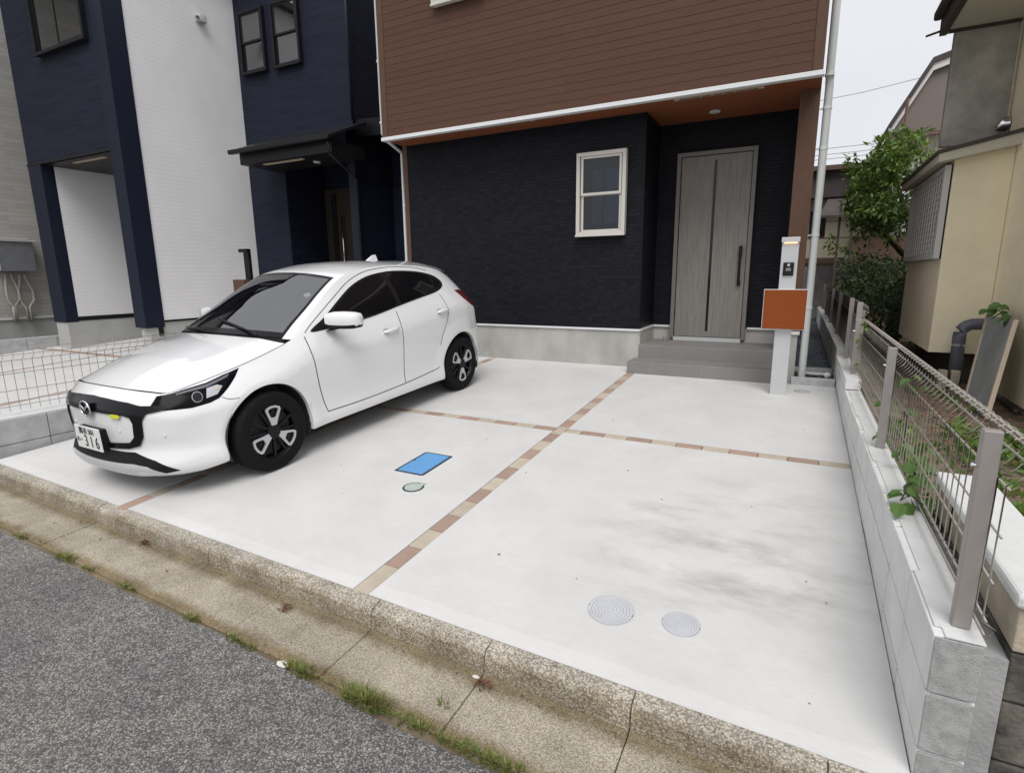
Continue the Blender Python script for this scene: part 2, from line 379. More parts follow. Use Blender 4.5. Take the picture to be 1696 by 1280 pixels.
# ------------------------------------------------------------------ ground, road, gutter, kerb
KA = -0.0262                                              # the kerb runs slightly askew to the house
def ky(x, y): return y+KA*x
struct(MB().add([(-400, -400, -.5), (400, -400, -.5), (400, 400, -.5), (-400, 400, -.5)], [(0, 1, 2, 3)]).build('ground', 'ground_far'))
g = MB()
xs = [-60, -20]+[-8+i*.5 for i in range(29)]+[20, 60]
rg = []
for x in xs: rg.append([(x, ky(x, yy), -.29+(-.012 if yy < -6 else 0)) for yy in (-12, -8, -6, -4.4, -3.6, -3.2, -3.03+.012*math.sin(x*9)+.01*math.sin(x*23))])
struct(MB().grid(rg).build('road', 'asphalt'))
gut = struct(MB().add([(-60, ky(-60, -3.1), -.30), (60, ky(60, -3.1), -.30), (60, ky(60, -2.55), -.30), (-60, ky(-60, -2.55), -.30)], [(0, 1, 2, 3)]).build('gutter', 'soil'))
def kerbpiece(prof, name, m, parent, x0, x1, dz=0):
    mb = MB(); a = [(x0, ky(x0, y), z+dz) for y, z in prof]; b = [(x1, ky(x1, y), z+dz) for y, z in prof]; n = len(prof)
    mb.add(a+b, [tuple(range(n)), tuple(reversed(range(n, 2*n)))]+[(i, n+i, n+(i+1) % n, (i+1) % n) for i in range(n)])
    return mb.build(name, m, parent, bevel=.004)
gp = [(-3.0, -.40), (-3.0, -.286), (-2.70, -.272), (-2.675, -.262), (-2.675, -.40)]
kp = [(-2.675, -.40), (-2.675, -.268), (-2.668, -.19), (-2.655, -.170), (-2.590, -.157), (-2.592, -.40)]
kerb = struct(MB().add([(-60, ky(-60, -2.665), -.21), (60, ky(60, -2.665), -.21), (60, ky(60, -2.60), -.21), (-60, ky(-60, -2.60), -.21)], [(0, 1, 2, 3)]).build('kerb', 'soil'))
for k in range(-18, 8):
    x0 = .138+k*.6235; dz = random.uniform(-.003, .003)
    kerbpiece(gp, 'gutter_slab', 'gutter', gut, x0+.002, x0+.6215, dz)
    kerbpiece(kp, 'kerb_stone', 'kerb_stone', kerb, x0+.002, x0+.6215, dz*.7)

# ------------------------------------------------------------------ driveway slab panels and paving tiles
def yk(x): return ky(x, -2.588)
drv = struct(MB().add([(-11.5, yk(-11.5), tz(yk(-11.5))-.02), (2.30, yk(2.3), tz(yk(2.3))-.02), (2.30, 3.4, tz(3.4)-.02), (-11.5, 3.4, tz(3.4)-.02)], [(0, 1, 2, 3)]).build('driveway', 'mortar'))
TW = .052
def panel(x0, x1, y0, y1):
    mb = MB(); nx, ny = max(2, int((x1-x0)/.5)+1), max(2, int(5)); G = []
    for i in range(nx):
        x = x0+(x1-x0)*i/(nx-1); ya = yk(x) if y0 is None else y0
        G.append([(x, ya+(y1-ya)*j/(ny-1), tz(ya+(y1-ya)*j/(ny-1))) for j in range(ny)])
    mb.grid(G)
    # skirt
    for side in (0, -1):
        R = [G[i][side] for i in range(nx)]
        mb.grid([R, [(a, b, c-.08) for a, b, c in R]])
        C = [G[side][j] for j in range(ny)]; mb.grid([C, [(a, b, c-.08) for a, b, c in C]])
    mb.build('slab_panel', 'concrete_slab', drv)
LX, RX = -2.158, 2.232
panel(TW, RX, None, -TW); panel(TW, RX, TW, 2.35); panel(LX+TW, -TW, None, -TW); panel(LX+TW, -TW, TW, 2.70)
panel(-4.20, LX-TW, None, -TW); panel(-4.20, LX-TW, TW, 2.70)
# neighbouring parking bay
for a, b in ((-6.47, -4.42), (-9.0, -6.57), (-11.2, -9.1)):
    panel(a, b, None, .78-.03); panel(a, b, .88, 3.30)
tile_me = []
for nm in ('tile_red', 'tile_beige'):
    me = MB().box(-.0985, .0985, -.0485, .0485, -.06, -.0012).mesh('paving_tile'); bm = bmesh.new(); bm.from_mesh(me)
    bmesh.ops.bevel(bm, geom=[e for e in bm.edges if all(v.co.z > -.01 for v in e.verts)], offset=.002, segments=1, affect='EDGES'); bm.to_mesh(me); bm.free()
    me.materials.append(M[nm]); tile_me.append(me)
TP = .2033
def tile(x, y, along_y, c):
    inst(tile_me[c], 'paving_tile', drv, (x, y, tz(y)), (TILT, 0, 0)) if not along_y else inst(tile_me[c], 'paving_tile', drv, (x, y, tz(y)), (0, -TILT, math.pi/2))
for k in range(-12, 12):                                  # centre strip, beige tile at the crossing
    tile(0, k*TP-.01, True, (k+1) % 2)
    if k == -12: COL.objects[-1].scale.x = 1.22; COL.objects[-1].location.y -= .02
for k in range(2, 12): tile(RX-.1-(11-k)*TP, 0, False, k % 2)
o = inst(tile_me[1], 'paving_tile', drv, (.124, 0, 0), (TILT, 0, 0)); o.scale.x = .71      # cut tile at the crossing
for k in range(1, 11): tile(-k*TP+.05, 0, False, int(k % 2 == 0))
for k in range(-12, 14): tile(LX, k*TP-.01, True, k % 2)
for k in range(1, 11): tile(LX-k*TP+.05, 0, False, k % 2)
for x in (-6.52, -9.05):
    for k in range(-12, 4): tile(x, k*TP-.01, True, 0)
for k in range(0, 32): tile(-4.6-k*TP, .83, False, 0)

# ground covers
def tilt_thing(name, x, y, label, cat, group=None):
    t = thing(name, (x, y, tz(y)), label, cat, group); t.rotation_euler = (TILT, 0, 0); ORG[t] = Vector((0, 0, 0)); return t
t = tilt_thing('meter_cover', -.685, -1.115, 'blue ribbed rectangular meter cover in a black frame set in the concrete', 'cover')
mb = MB(); mb.prism([(-.128, -.205), (.118, -.205), (.132, -.190), (.132, .195), (.122, .205), (-.120, .205), (-.134, .19), (-.134, -.2)], 'z', -.03, .003); mb.build('frame', 'cover_frame', t)
lid = B(-.113, .113, -.188, .188, -.02, .006).build('lid', 'cover_blue_dark', t, bevel=.003)
mb = MB()
for i in range(26):
    for j in range(15): mb.box(-.104+j*.0148-.005, -.104+j*.0148+.005, -.178+i*.0142-.0045, -.178+i*.0142+.0045, .0055, .0075)
mb.build('tread_studs', 'cover_blue', lid)
B(-.118, -.100, .005, .03, .004, .0085).build('pull_notch', 'cover_frame', t)
t = tilt_thing('valve_cover', -.497, -1.505, 'small grey green round valve cover with a hinge tab below the blue one', 'cover')
MB().cyl((0, 0, -.02), .076, .0235, 'z', 36).build('frame', 'cover_frame', t)
l = MB().cyl((0, 0, -.02), .063, .026, 'z', 36).build('lid', 'cover_green', t, bevel=.002)
B(.012, .052, .040, .082, -.02, .0065).build('hinge_tab', 'cover_green', t, bevel=.002)
MB().box(-.03, .03, -.004, .004, .0055, .008).box(-.02, .02, -.022, -.016, .0055, .008).build('raised_mark', 'cover_white', l)
def round_cover(x, y, r, rings, label):
    t = tilt_thing('drain_cover', x, y, label, 'cover', 'round drain covers in the concrete')
    def ring(r0, r1, z0, z1, name, m, par):
        mb = MB(); n = 56; P = lambda rr, z: [(rr*math.cos(2*math.pi*i/n), rr*math.sin(2*math.pi*i/n), z) for i in range(n)]
        R = [P(r0, z0), P(r0, z1), P(r1, z1), P(r1, z0)]
        for a, b in ((0, 1), (1, 2), (2, 3)):
            k = len(mb.v); mb.v += R[a]+R[b]
            for i in range(n): mb.f.append((k+i, k+(i+1) % n, k+n+(i+1) % n, k+n+i))
        return mb.build(name, m, par)
    ring(r*.965, r*1.0, -.02, .002, 'rim', 'cover_ring', t)
    lid = MB().cyl((0, 0, -.02), r*.94, .0205, 'z', 56).build('lid', 'cover_groove', t)
    for i in range(rings):
        ra = r*.93*(i+.55)/rings; ring(max(.001, ra-r*.054), ra+r*.054, 0, .0035, 'raised_ring', 'cover_white', lid)
    for sg in (-1, 1): B(*sorted((sg*r*.95, sg*r*.86)), -.004, .004, 0, .003).build('pry_slot', 'cover_frame', t)
round_cover(1.16, -2.222, .107, 7, 'larger pale round drain cover with concentric rings, nearest the kerb')
round_cover(1.465, -2.188, .083, 7, 'smaller lilac white round drain cover right of the larger one')
round_cover(1.913, 2.057, .08, 3, 'small grey drain cover beside the intercom post')
# specks of leaf litter on the slab
mb = MB()
for (x, y) in [(-1.03, 1.565), (-.05, -.45), (.304, 1.863), (1.72, 1.25), (1.957, -2.43), (-.63, -.55), (1.4, 1.957)]+[(random.uniform(-1.5, 2.1), random.uniform(-2.3, 2.1)) for _ in range(45)]:
    s = random.uniform(.004, .011); a = random.uniform(0, 6)
    pts = [(x+s*math.cos(a+i*2.1)*random.uniform(.6, 1.3), y+s*math.sin(a+i*2.1), tz(y)+.003+random.uniform(0, .004)) for i in range(3)]
    mb.add(pts, [(0, 1, 2)])
tag(mb.build('leaf_litter', 'dead_leaf', recalc=False), 'tiny brown leaf specks scattered over the white concrete', 'litter', kind='stuff')

# ------------------------------------------------------------------ brown two-storey house
H = thing('brown_house', (-.9, 2.9, .16), 'two storey house, brown boarded upper floor over a charcoal tiled ground floor', 'house')
X0, X1, UY, FY = -3.64, 1.831, 2.174, 2.642
B(X0+.03, X1-.03, UY-.0025, 9, 3.27, 7.0).build('upper_wall', 'brown_board', H)
JX = -.876
pitch = .0905; nb = 40
for k in range(nb):
    z0 = 3.292+k*pitch
    for a, b in ((X0+.10, JX-.002), (JX+.002, X1-.10)):
        if a < -2.68 and 4.72 < z0+pitch and z0 < 5.85:      # window opening
            for c, d_ in ((a, -2.70), (-1.92, b)):
                B(c, d_, UY-.006, UY+.03, z0+.0015, z0+pitch-.0015).build('board', 'brown_board', H, bevel=.003)
        else:
            B(a, b, UY-.006, UY+.03, z0+.0015, z0+pitch-.0015).build('board', 'brown_board', H, bevel=.003)
B(X0, X0+.097, UY-.012, UY+.09, 3.287, 6.95).build('corner_trim', 'brown_post', H, bevel=.004)
B(X1-.097, X1, UY-.012, UY+.09, 3.287, 6.95).build('corner_trim', 'brown_post', H, bevel=.004)
B(JX-.004, JX+.004, UY-.0045, UY+.02, 3.287, 6.95).build('joint_bead', 'brown_board', H)
B(X0-.012, X1+.012, UY-.03, UY+.05, 3.240, 3.286).build('drip_rail', 'white_metal', H, bevel=.003)
B(X0, X1, UY+.05, 3.5, 3.262, 3.30).build('soffit', 'soffit_wood', H)
B(X0-.3, X1+.3, UY-.4, 9.3, 7.0, 7.12).build('roof', 'roof_dark', H)
for (a, b, y) in ((-2.21, -1.31, 2.26), (.385, 1.30, 2.325)):
    vn = B(a, b, y-.03, y+.03, 3.252, 3.263).build('soffit_vent', 'vent_beige', H)
    mb = MB(); n = 7
    for i in range(n): x = a+.05+(b-a-.1)*(i+.5)/n; mb.box(x-.05, x+.05, y-.012, y+.012, 3.2495, 3.2525)
    mb.build('vent_slot', 'dark_wood', vn)
dl = MB().cyl((.724, 3.02, 3.250), .062, .013, 'z', 28).build('downlight', 'lamp_white', H)
MB().cyl((.724, 3.02, 3.248), .045, .004, 'z', 28).build('diffuser', 'cover_white', dl)
# ground floor
B(X0+.02, 0.0, FY, 3.42, .66, 3.262).build('ground_wall', 'dark_tile', H)
B(X0-.02, X0+.055, FY-.008, FY+.05, .66, 3.26).build('corner_trim', 'brown_post', H)
B(-.022, .006, FY-.006, FY+.02, .66, 3.26).build('corner_bead', 'dark_tile', H)
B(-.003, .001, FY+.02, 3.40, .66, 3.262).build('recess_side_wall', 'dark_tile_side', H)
B(0.0, 1.70, 3.40, 9, .66, 3.262).build('entrance_wall', 'dark_tile', H)
B(1.64, X1, FY+.01, 3.40, .70, 3.262).build('wing_wall', 'brown_post', H)
B(1.66, X1-.001, 3.40, 9, .70, 3.262).build('side_wall', 'brown_post', H)
B(X0, 0.012, FY-.012, FY+.05, .636, .662).build('base_flashing', 'white_metal', H)
B(0.0, .022, FY+.05, 3.385, .636, .662).build('base_flashing', 'white_metal', H)
B(.022, .24, 3.375, 3.41, .636, .662).build('base_flashing', 'white_metal', H)
B(1.23, 1.66, 3.375, 3.41, .636, .662).build('base_flashing', 'white_metal', H)
B(1.655, X1+.012, FY-.005, FY+.05, .662, .70).build('base_flashing', 'white_metal', H)
B(X0+.03, 0.0, FY+.012, 3.42, -.1, .636).build('foundation', 'foundation', H)
B(0.0, .012, FY+.02, 3.40, .46, .636).build('foundation', 'foundation', H)
B(.0, 1.70, 3.405, 9, -.1, .636).build('foundation', 'foundation', H)
B(1.67, X1-.005, FY+.02, 9.0, -.1, .66).build('foundation', 'foundation', H)
# steps
st = B(-.05, 1.66, 2.30, 3.0, -.1, .292).build('step', 'step_tile', H, bevel=.006)
B(.004, 1.66, 2.645, 3.404, .0, .462).build('step', 'step_tile', H, bevel=.006)
mb = MB()
for k in range(1, 6): x = -.05+k*.3; mb.box(x-.001, x+.001, 2.2985, 2.31, .14, .2925).box(x-.001, x+.001, 2.30, 2.645, .29, .2926)
mb.build('tile_joint', 'mortar', H)
MB().cyl((.20, 3.27, .462), .025, .045, 'z', 16).build('door_stop', 'chrome', H, smooth=True, angle=40)
# lower window
def sash_window(name, x0, x1, y, z0, z1, fm, parent, fr=.045, mid=True, depth=.05, gm='window_glass', cm='cabin'):
    w = MB()
    for a in ((x0, x1, z1-fr, z1), (x0, x1, z0, z0+fr)): w.box(a[0], a[1], y-.03, y+depth, a[2], a[3])
    for a in ((x0, x0+fr), (x1-fr, x1)): w.box(a[0], a[1], y-.03, y+depth, z0+fr, z1-fr)
    f = w.build(name, fm, parent, bevel=.003)
    B(x0-.004, x1+.004, y-.045, y-.002, z0-.012, z0+.012).build('sill', fm, f, bevel=.003)
    zm = z0+(z1-z0)*.50; s = .03
    a0, a1 = x0+fr+.012, x1-fr-.012
    if mid:
        for (q0, q1, yy) in ((zm-.01, z1-fr, -.012), (z0+fr, zm+.012, .012)):
            m_ = MB().box(a0, a1, y+yy, y+yy+.022, q1-s, q1).box(a0, a1, y+yy, y+yy+.022, q0, q0+s).box(a0, a0+s, y+yy, y+yy+.022, q0+s, q1-s).box(a1-s, a1, y+yy, y+yy+.022, q0+s, q1-s)
            sh = m_.build('sash', fm, f)
            B(a0+s, a1-s, y+yy+.008, y+yy+.013, q0+s, q1-s).build('pane', gm, f)
    else:
        xm = (x0+x1)/2
        for (q0, q1, yy) in ((a0, xm+.02, .012), (xm-.02, a1, -.012)):
            m_ = MB().box(q0, q1, y+yy, y+yy+.022, z1-fr-s, z1-fr).box(q0, q1, y+yy, y+yy+.022, z0+fr, z0+fr+s).box(q0, q0+s, y+yy, y+yy+.022, z0+fr+s, z1-fr-s).box(q1-s, q1, y+yy, y+yy+.022, z0+fr+s, z1-fr-s)
            m_.build('sash', fm, f)
            B(q0+s, q1-s, y+yy+.008, y+yy+.013, z0+fr+s, z1-fr-s).build('pane', gm, f)
    B(x0+.01, x1-.01, y+depth-.008, y+depth-.002, z0+.01, z1-.01).build('pane_backing', cm, f)  # backing behind the panes; the pale version imitates reflected sky
    return f
lwn = sash_window('window', -.857, -.211, FY-.055, 1.852, 2.866, 'frame_beige', H)
B(-.66, -.53, FY-.014, FY-.010, 2.0, 2.66).build('reflection_panel', 'reflection_blue', lwn); B(-.50, -.30, FY-.014, FY-.010, 2.0, 2.66).build('reflection_panel', 'reflection_blue', lwn)  # added panels imitating the reflected house across the street, not cloth
sash_window('window', -2.69, -1.93, UY-.05, 4.745, 5.80, 'frame_beige', H)
# entrance door
DX0, DX1, DZ0, DZ1, DY = .250, 1.214, .500, 2.885, 3.35
mb = MB().box(DX0, DX0+.05, DY-.03, 3.41, DZ0, DZ1).box(DX1-.05, DX1, DY-.03, 3.41, DZ0, DZ1).box(DX0+.05, DX1-.05, DY-.03, 3.41, DZ1-.05, DZ1)
fr = mb.build('door_frame', 'door_frame', H, bevel=.004)
B(DX0+.05, DX1-.05, DY-.02, 3.41, .463, .515).build('threshold', 'silver_pole', H)
B(DX0+.05, DX1-.05, DY+.03, 3.40, .515, DZ1-.05).build('door_gap', 'frame_dark', H)
dr = B(DX0+.060, DX1-.058, DY-.012, DY+.03, .522, DZ1-.058).build('door', 'door_wood', H, bevel=.003)
B(.714, .746, DY-.0155, DY-.005, .60, 2.765).build('slit', 'frame_dark', dr)
B(.7205, .7395, DY-.0165, DY-.01, .61, 2.755).build('slit_glass', 'tint_glass', dr)
hd = MB().tube([(1.094, DY-.06, 1.22), (1.094, DY-.068, 1.40), (1.094, DY-.068, 1.52), (1.094, DY-.06, 1.68)], [.017, .016, .016, .017], 10).build('handle', 'black_metal', dr, smooth=True, angle=50)
MB().box(1.074, 1.114, DY-.075, DY-.012, 1.56, 1.70).box(1.074, 1.114, DY-.06, DY-.012, 1.20, 1.27).build('lock_plate', 'black_metal', hd, bevel=.006)
for z in (.8, 1.75, 2.55): MB().cyl((DX0+.055, DY-.018, z), .008, .09, 'z', 10).build('hinge', 'frame_dark', dr)
# down pipes
dp = thing('downpipe', (1.905, 2.72, .17), 'thick white downpipe at the right front corner of the brown house', 'pipe')
MB().tube([(1.905, 2.72, .16), (1.905, 2.72, 3.28), (1.897, 2.66, 3.42), (1.897, 2.66, 7.0)], .040, 16).build('pipe', 'white_pipe', dp, smooth=True, angle=60)
for z in (.95, 1.75, 2.65, 3.05, 3.36, 4.25, 5.2):
    y = 2.72 if z < 3.3 else 2.66; x = 1.905 if z < 3.3 else 1.897
    c = MB().cyl((x, y, z), .0445, .03, 'z', 16).build('collar', 'white_pipe', dp)
    B(1.835, x-.03, y-.006, y+.006, z+.005, z+.02).build('bracket', 'white_pipe', dp)
dp = thing('downpipe', (-3.72, 2.68, .17), 'thin white downpipe at the left corner of the brown house', 'pipe')
MB().tube([(-3.715, 2.69, .16), (-3.715, 2.69, 3.18), (-3.70, 2.30, 3.30), (-3.70, 2.25, 3.36), (-3.70, 2.25, 7.0)], .030, 12).build('pipe', 'white_pipe', dp, smooth=True, angle=60)
for z, y in ((1.3, 2.69), (2.4, 2.69), (3.5, 2.25), (4.3, 2.25), (5.2, 2.25)): MB().cyl((-3.708, y, z), .035, .025, 'z', 12).build('collar', 'white_pipe', dp)

# gravel passage
struct(MB().add([(1.80, 2.38, .165), (2.26, 2.38, .165), (2.26, 12, .165), (1.80, 12, .165)], [(0, 1, 2, 3)]).build('gravel_path', 'gravel'))
mb = MB()
for i in range(4200):
    y = 2.40+8*random.random()**2.2; x = random.uniform(1.815, 2.235); s = random.uniform(.008, .017)
    q = [(x+random.uniform(-s, s), y+random.uniform(-s, s), .160+random.uniform(0, .004)) for _ in range(3)]+[(x, y, .168+s*random.uniform(.5, 1))]
    mb.add(q, [(0, 1, 3), (1, 2, 3), (2, 0, 3)])
tag(mb.build('gravel', 'gravel', recalc=False), 'dark grey gravel in the narrow passage beside the house', 'gravel', kind='stuff')
e = thing('edging_kerb', (2.02, 2.355, .15), 'low grey concrete edging block in front of the gravel passage', 'edging')
B(1.80, 2.225, 2.335, 2.385, .05, .225).build('block', 'block_grey', e, bevel=.005)
pv = thing('pipe_stub', (2.13, 2.44, .2), 'short white pipe stub lying on the gravel', 'pipe')
mb = MB()
for (r0, r1) in ((.034, .034),):
    mb.tube([(2.10, 2.37, .232), (2.16, 2.60, .225)], .034, 18, cap=False); mb.tube([(2.10, 2.37, .232), (2.16, 2.60, .225)], .028, 18, cap=False)
mb.build('tube', 'pvc', pv, smooth=True)
MB().tube([(2.11, 2.41, .232), (2.112, 2.418, .232)], .028, 18).build('bore', 'pvc_in', pv)
t = thing('splash_plate', (2.03, 2.93, .18), 'white oval plate lying on the gravel by the downpipe', 'plate')
mb = MB().cyl((0, 0, .178), 1, .012, 'z', 24); mb.v = [(2.04+v[0]*.13, 2.93+v[1]*.08, v[2]) for v in mb.v]; mb.build('disc', 'white_pipe', t, bevel=.003)

# intercom / mailbox post
F = thing('intercom_post', (1.69, 1.83, .11), 'slim silver intercom post with a square wooden letterbox and a lit lamp hood', 'intercom post')
B(1.612, 1.764, 1.83, 1.885, .09, 1.70).build('post', 'silver_pole', F, bevel=.003)
B(1.606, 1.770, 1.800, 1.89, 1.655, 1.703).build('lamp_hood', 'silver_pole', F, bevel=.003)
ml = bpy.data.materials.new('warm_led'); nt, N, L, Bq = nodes(ml); Bq.inputs['Base Color'].default_value = (.8, .5, .25, 1); Bq.inputs['Emission Color'].default_value = (1, .62, .3, 1); Bq.inputs['Emission Strength'].default_value = 1.3; M['warm_led'] = ml
B(1.63, 1.746, 1.806, 1.826, 1.645, 1.654).build('lamp', 'warm_led', F)
ic = B(1.638, 1.734, 1.812, 1.829, 1.330, 1.460).build('intercom', 'black_metal', F, bevel=.004)
MB().cyl((1.686, 1.8105, 1.435), .013, .003, 'y', 18).build('lens', 'chrome', ic)
mb = MB()
for z in (1.40, 1.39, 1.38): mb.box(1.664, 1.708, 1.8105, 1.8125, z, z+.004)
mb.build('speaker_slot', 'cover_ring', ic)
bx = B(1.484, 1.880, 1.772, 1.829, .797, 1.198).build('letterbox', 'white_metal', F, bevel=.003)
B(1.489, 1.875, 1.767, 1.773, .802, 1.193).build('letterbox_door', 'mailbox_wood', bx, bevel=.002)
B(1.489, 1.875, 1.83, 1.93, .81, 1.185).build('letterbox_body', 'silver_pole', bx)

# ------------------------------------------------------------------ navy and white house on the left
W = thing('navy_white_house', (-8.5, 2.6, .1), 'navy and white clad two storey house with a carport bay and porch roof', 'house')
B(-10.95, -8.25, 1.0, 8, 3.415, 6.62).build('front_wall', 'navy_siding', W)
B(-8.25, -7.885, .99, 1.25, .545, 6.62).build('corner_pillar', 'navy_metal', W, bevel=.006)
B(-8.05, -7.88+.015, 1.25-.3, 1.262, .545, 6.62).build('corner_trim', 'navy_metal', W)
B(-8.15, -7.89, 1.03, 1.25, -.1, .545).build('pillar_base', 'foundation_nb', W)
B(-7.93, -7.875, 1.16, 1.24, .40, .545).build('pillar_foot_trim', 'frame_dark', W)
B(-8.05, -7.88, 1.262, 3.27, .66, 6.62).build('side_wall', 'white_siding', W)
B(-8.03, -7.876, 1.262, 3.262, .625, .66).build('base_flashing', 'frame_dark', W)
B(-8.03, -7.90, 1.25, 3.27, -.1, .625).build('foundation', 'foundation_nb', W)
B(-10.95, -10.5, .99, 1.2, .56, 3.415).build('corner_pillar', 'navy_metal', W, bevel=.006)
B(-10.8, -10.5, 1.2, 5.5, .66, 3.415).build('carport_wall', 'white_siding', W)
B(-10.8, -10.495, 1.2, 5.5, .585, .66).build('base_flashing', 'frame_dark', W)
B(-10.93, -10.51, 1.01, 5.5, -.1, .575).build('foundation', 'foundation_nb', W)
B(-10.5, -8.0, 5.0, 5.2, -.1, 3.415).build('carport_back_wall', 'white_siding', W)
B(-10.5, -8.25, 1.03, 5.0, 3.38, 3.4149).build('carport_soffit', 'frame_dark', W)
vn = B(-9.75, -8.75, 1.15, 1.21, 3.365, 3.381).build('soffit_vent', 'vent_beige', W)
B(-10.97, -7.87, .985, 1.0, 3.39, 3.43).build('drip_rail', 'frame_dark', W)
sash_window('window', -9.91, -8.39, .95, 5.03, 6.25, 'frame_dark', W, mid=False, cm='sky_reflection_grey', gm='sky_glass')
vh = thing('vent_hood', (-7.82, 2.56, 5.78), 'small steel vent hood high on the white side wall', 'vent')
mb = MB(); G = []
for i in range(9):
    a = math.pi*i/8; yy = 2.56+.075*math.cos(a); zz = 5.80+.06*math.sin(a)
    G.append([(-7.878, yy, zz), (-7.80, yy, zz-.005), (-7.775, 2.56+.07*math.cos(a), 5.78+.05*math.sin(a)), (-7.77, 2.56+.065*math.cos(a), 5.72)])
mb.grid(G); mb.box(-7.878, -7.775, 2.49, 2.63, 5.715, 5.722); mb.build('hood', 'meter_edge', vh, smooth=True)
# set-back wing
YN = 3.265
B(-7.88, -5.18, YN, 9, 3.9, 6.62).build('back_wing_wall', 'navy_siding', W)
B(-5.195, -5.165, YN-.012, YN+.06, 3.9, 6.62).build('corner_trim', 'navy_metal', W)
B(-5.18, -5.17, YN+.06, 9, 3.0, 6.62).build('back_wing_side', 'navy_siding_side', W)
sash_window('window', -7.71, -7.073, YN-.05, 5.03, 6.07, 'frame_dark', W, cm='sky_reflection_grey', gm='sky_glass')
sash_window('window', -6.86, -6.205, YN-.05, 5.01, 6.06, 'frame_dark', W, cm='sky_reflection_grey', gm='sky_glass')
B(-7.88, -6.905, YN, YN+.02, .6, 3.9).build('porch_wall', 'navy_siding', W)
B(-7.88, -6.92, YN+.02, 3.6, -.1, .6).build('foundation', 'foundation_nb', W)
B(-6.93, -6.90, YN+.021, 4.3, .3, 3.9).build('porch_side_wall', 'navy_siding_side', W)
B(-7.5, -4.6, 4.25, 4.4, .2, 3.9).build('porch_back_wall', 'navy_siding', W)
B(-5.35, -5.19, YN, 4.3, .2, 3.9).build('porch_pillar', 'navy_metal', W)
B(-6.9, -5.3, 3.3, 4.3, -.1, .45).build('porch_floor', 'step_tile', W)
d2 = B(-7.05, -5.98, 4.215, 4.25, .5, 3.08).build('door', 'dark_door_wood', W)
B(-6.72, -6.60, 4.195, 4.215, .55, 2.98).build('door_slit', 'frame_dark', d2)
MB().tube([(-6.42, 4.15, 1.2), (-6.42, 4.15, 2.55)], .016, 8).build('door_handle', 'chrome', d2, smooth=True)
# porch roof
pr = MB().hexa([(-7.20, 2.42, 3.50), (-4.88, 2.42, 3.50), (-4.88, YN, 3.84), (-7.20, YN, 3.84)], [(-7.20, 2.42, 3.54), (-4.88, 2.42, 3.54), (-4.88, YN, 3.90), (-7.20, YN, 3.90)]).build('porch_roof', 'frame_dark', W)
B(-7.12, -4.95, 2.50, YN, 3.30, 3.50).build('porch_soffit', 'frame_dark', W)
B(-7.22, -4.86, 2.34, 2.42, 3.46, 3.53).build('gutter', 'black_metal', W, bevel=.01)
MB().tube([(-4.92, 2.40, 3.45), (-4.92, 2.42, 3.25), (-5.10, 3.2, 3.0), (-5.10, 3.22, .3)], .025, 8).build('drain_pipe', 'black_metal', W, smooth=True)
B(-6.7, -5.75, 2.62, 2.69, 3.288, 3.3).build('soffit_vent', 'vent_beige', W)
MB().cyl((-5.75, 2.95, 3.285), .06, .016, 'z', 20).build('downlight', 'lamp_white', W)
MB().hexa([(-5.17, 3.35, 3.72), (-4.0, 3.6, 3.72), (-4.0, 8, 3.72), (-5.17, 8, 3.72)], [(-5.17, 3.3, 3.98), (-4.0, 3.55, 3.98), (-4.0, 8, 3.98), (-5.17, 8, 3.98)]).build('side_roof', 'frame_dark', W)
B(-5.17, -4.05, 4.4, 8, -.1, 3.72).build('side_bay', 'navy_siding', W)
MB().tube([(-5.15, YN-.03, 3.95), (-5.15, YN-.03, 6.62)], .022, 8).build('drain_pipe', 'navy_metal', W, smooth=True)
B(-11.1, -7.72, .85, 9.2, 6.62, 6.74).build('roof', 'roof_dark', W); B(-7.72, -5.05, 3.12, 9.2, 6.62, 6.74).build('roof', 'roof_dark', W)
n = thing('neighbour_post', (-6.95, 2.3, .14), 'black letterbox post with a brown box by the navy house porch', 'letterbox post')
B(-7.03, -6.90, 2.3, 2.36, .12, 1.86).build('post', 'black_metal', n, bevel=.004)
B(-7.10, -6.88, 2.26, 2.3, 1.80, 1.86).build('lamp_head', 'black_metal', n)
B(-7.25, -6.95, 2.2, 2.30, 1.0, 1.33).build('letterbox', 'brown_post', n, bevel=.004)

# ------------------------------------------------------------------ beige house at far left with its meter box
Q = thing('beige_house', (-14, 4, 0), 'weathered beige clad house at the left edge with a meter box on its side', 'house')
B(-18, -12.6, -4, 9, .58, 7.5).build('wall', 'beige_siding', Q)
B(-18, -12.59, -4, 9, .555, .60).build('base_flashing', 'cap_concrete', Q)
B(-18, -12.63, -4, 9, -.1, .555).build('foundation', 'foundation_nb', Q)
B(-18.3, -12.2, -4.3, 9.3, 7.5, 7.65).build('roof', 'roof_dark', Q)
q = thing('meter_box', (-12.5, 1.2, 1.53), 'grey electricity meter box with conduits on the beige wall', 'meter box')
bb = B(-12.6, -12.30, .78, 1.42, 1.53, 2.17).build('case', 'meter_box', q, bevel=.01)
MB().hexa([(-12.6, .74, 2.17), (-12.26, .74, 2.12), (-12.26, 1.46, 2.12), (-12.6, 1.46, 2.17)], [(-12.6, .74, 2.20), (-12.26, .74, 2.15), (-12.26, 1.46, 2.15), (-12.6, 1.46, 2.20)]).build('rain_hood', 'meter_edge', q)
B(-12.31, -12.285, .80, .83, 1.55, 2.12).build('edge_trim', 'meter_edge', q)
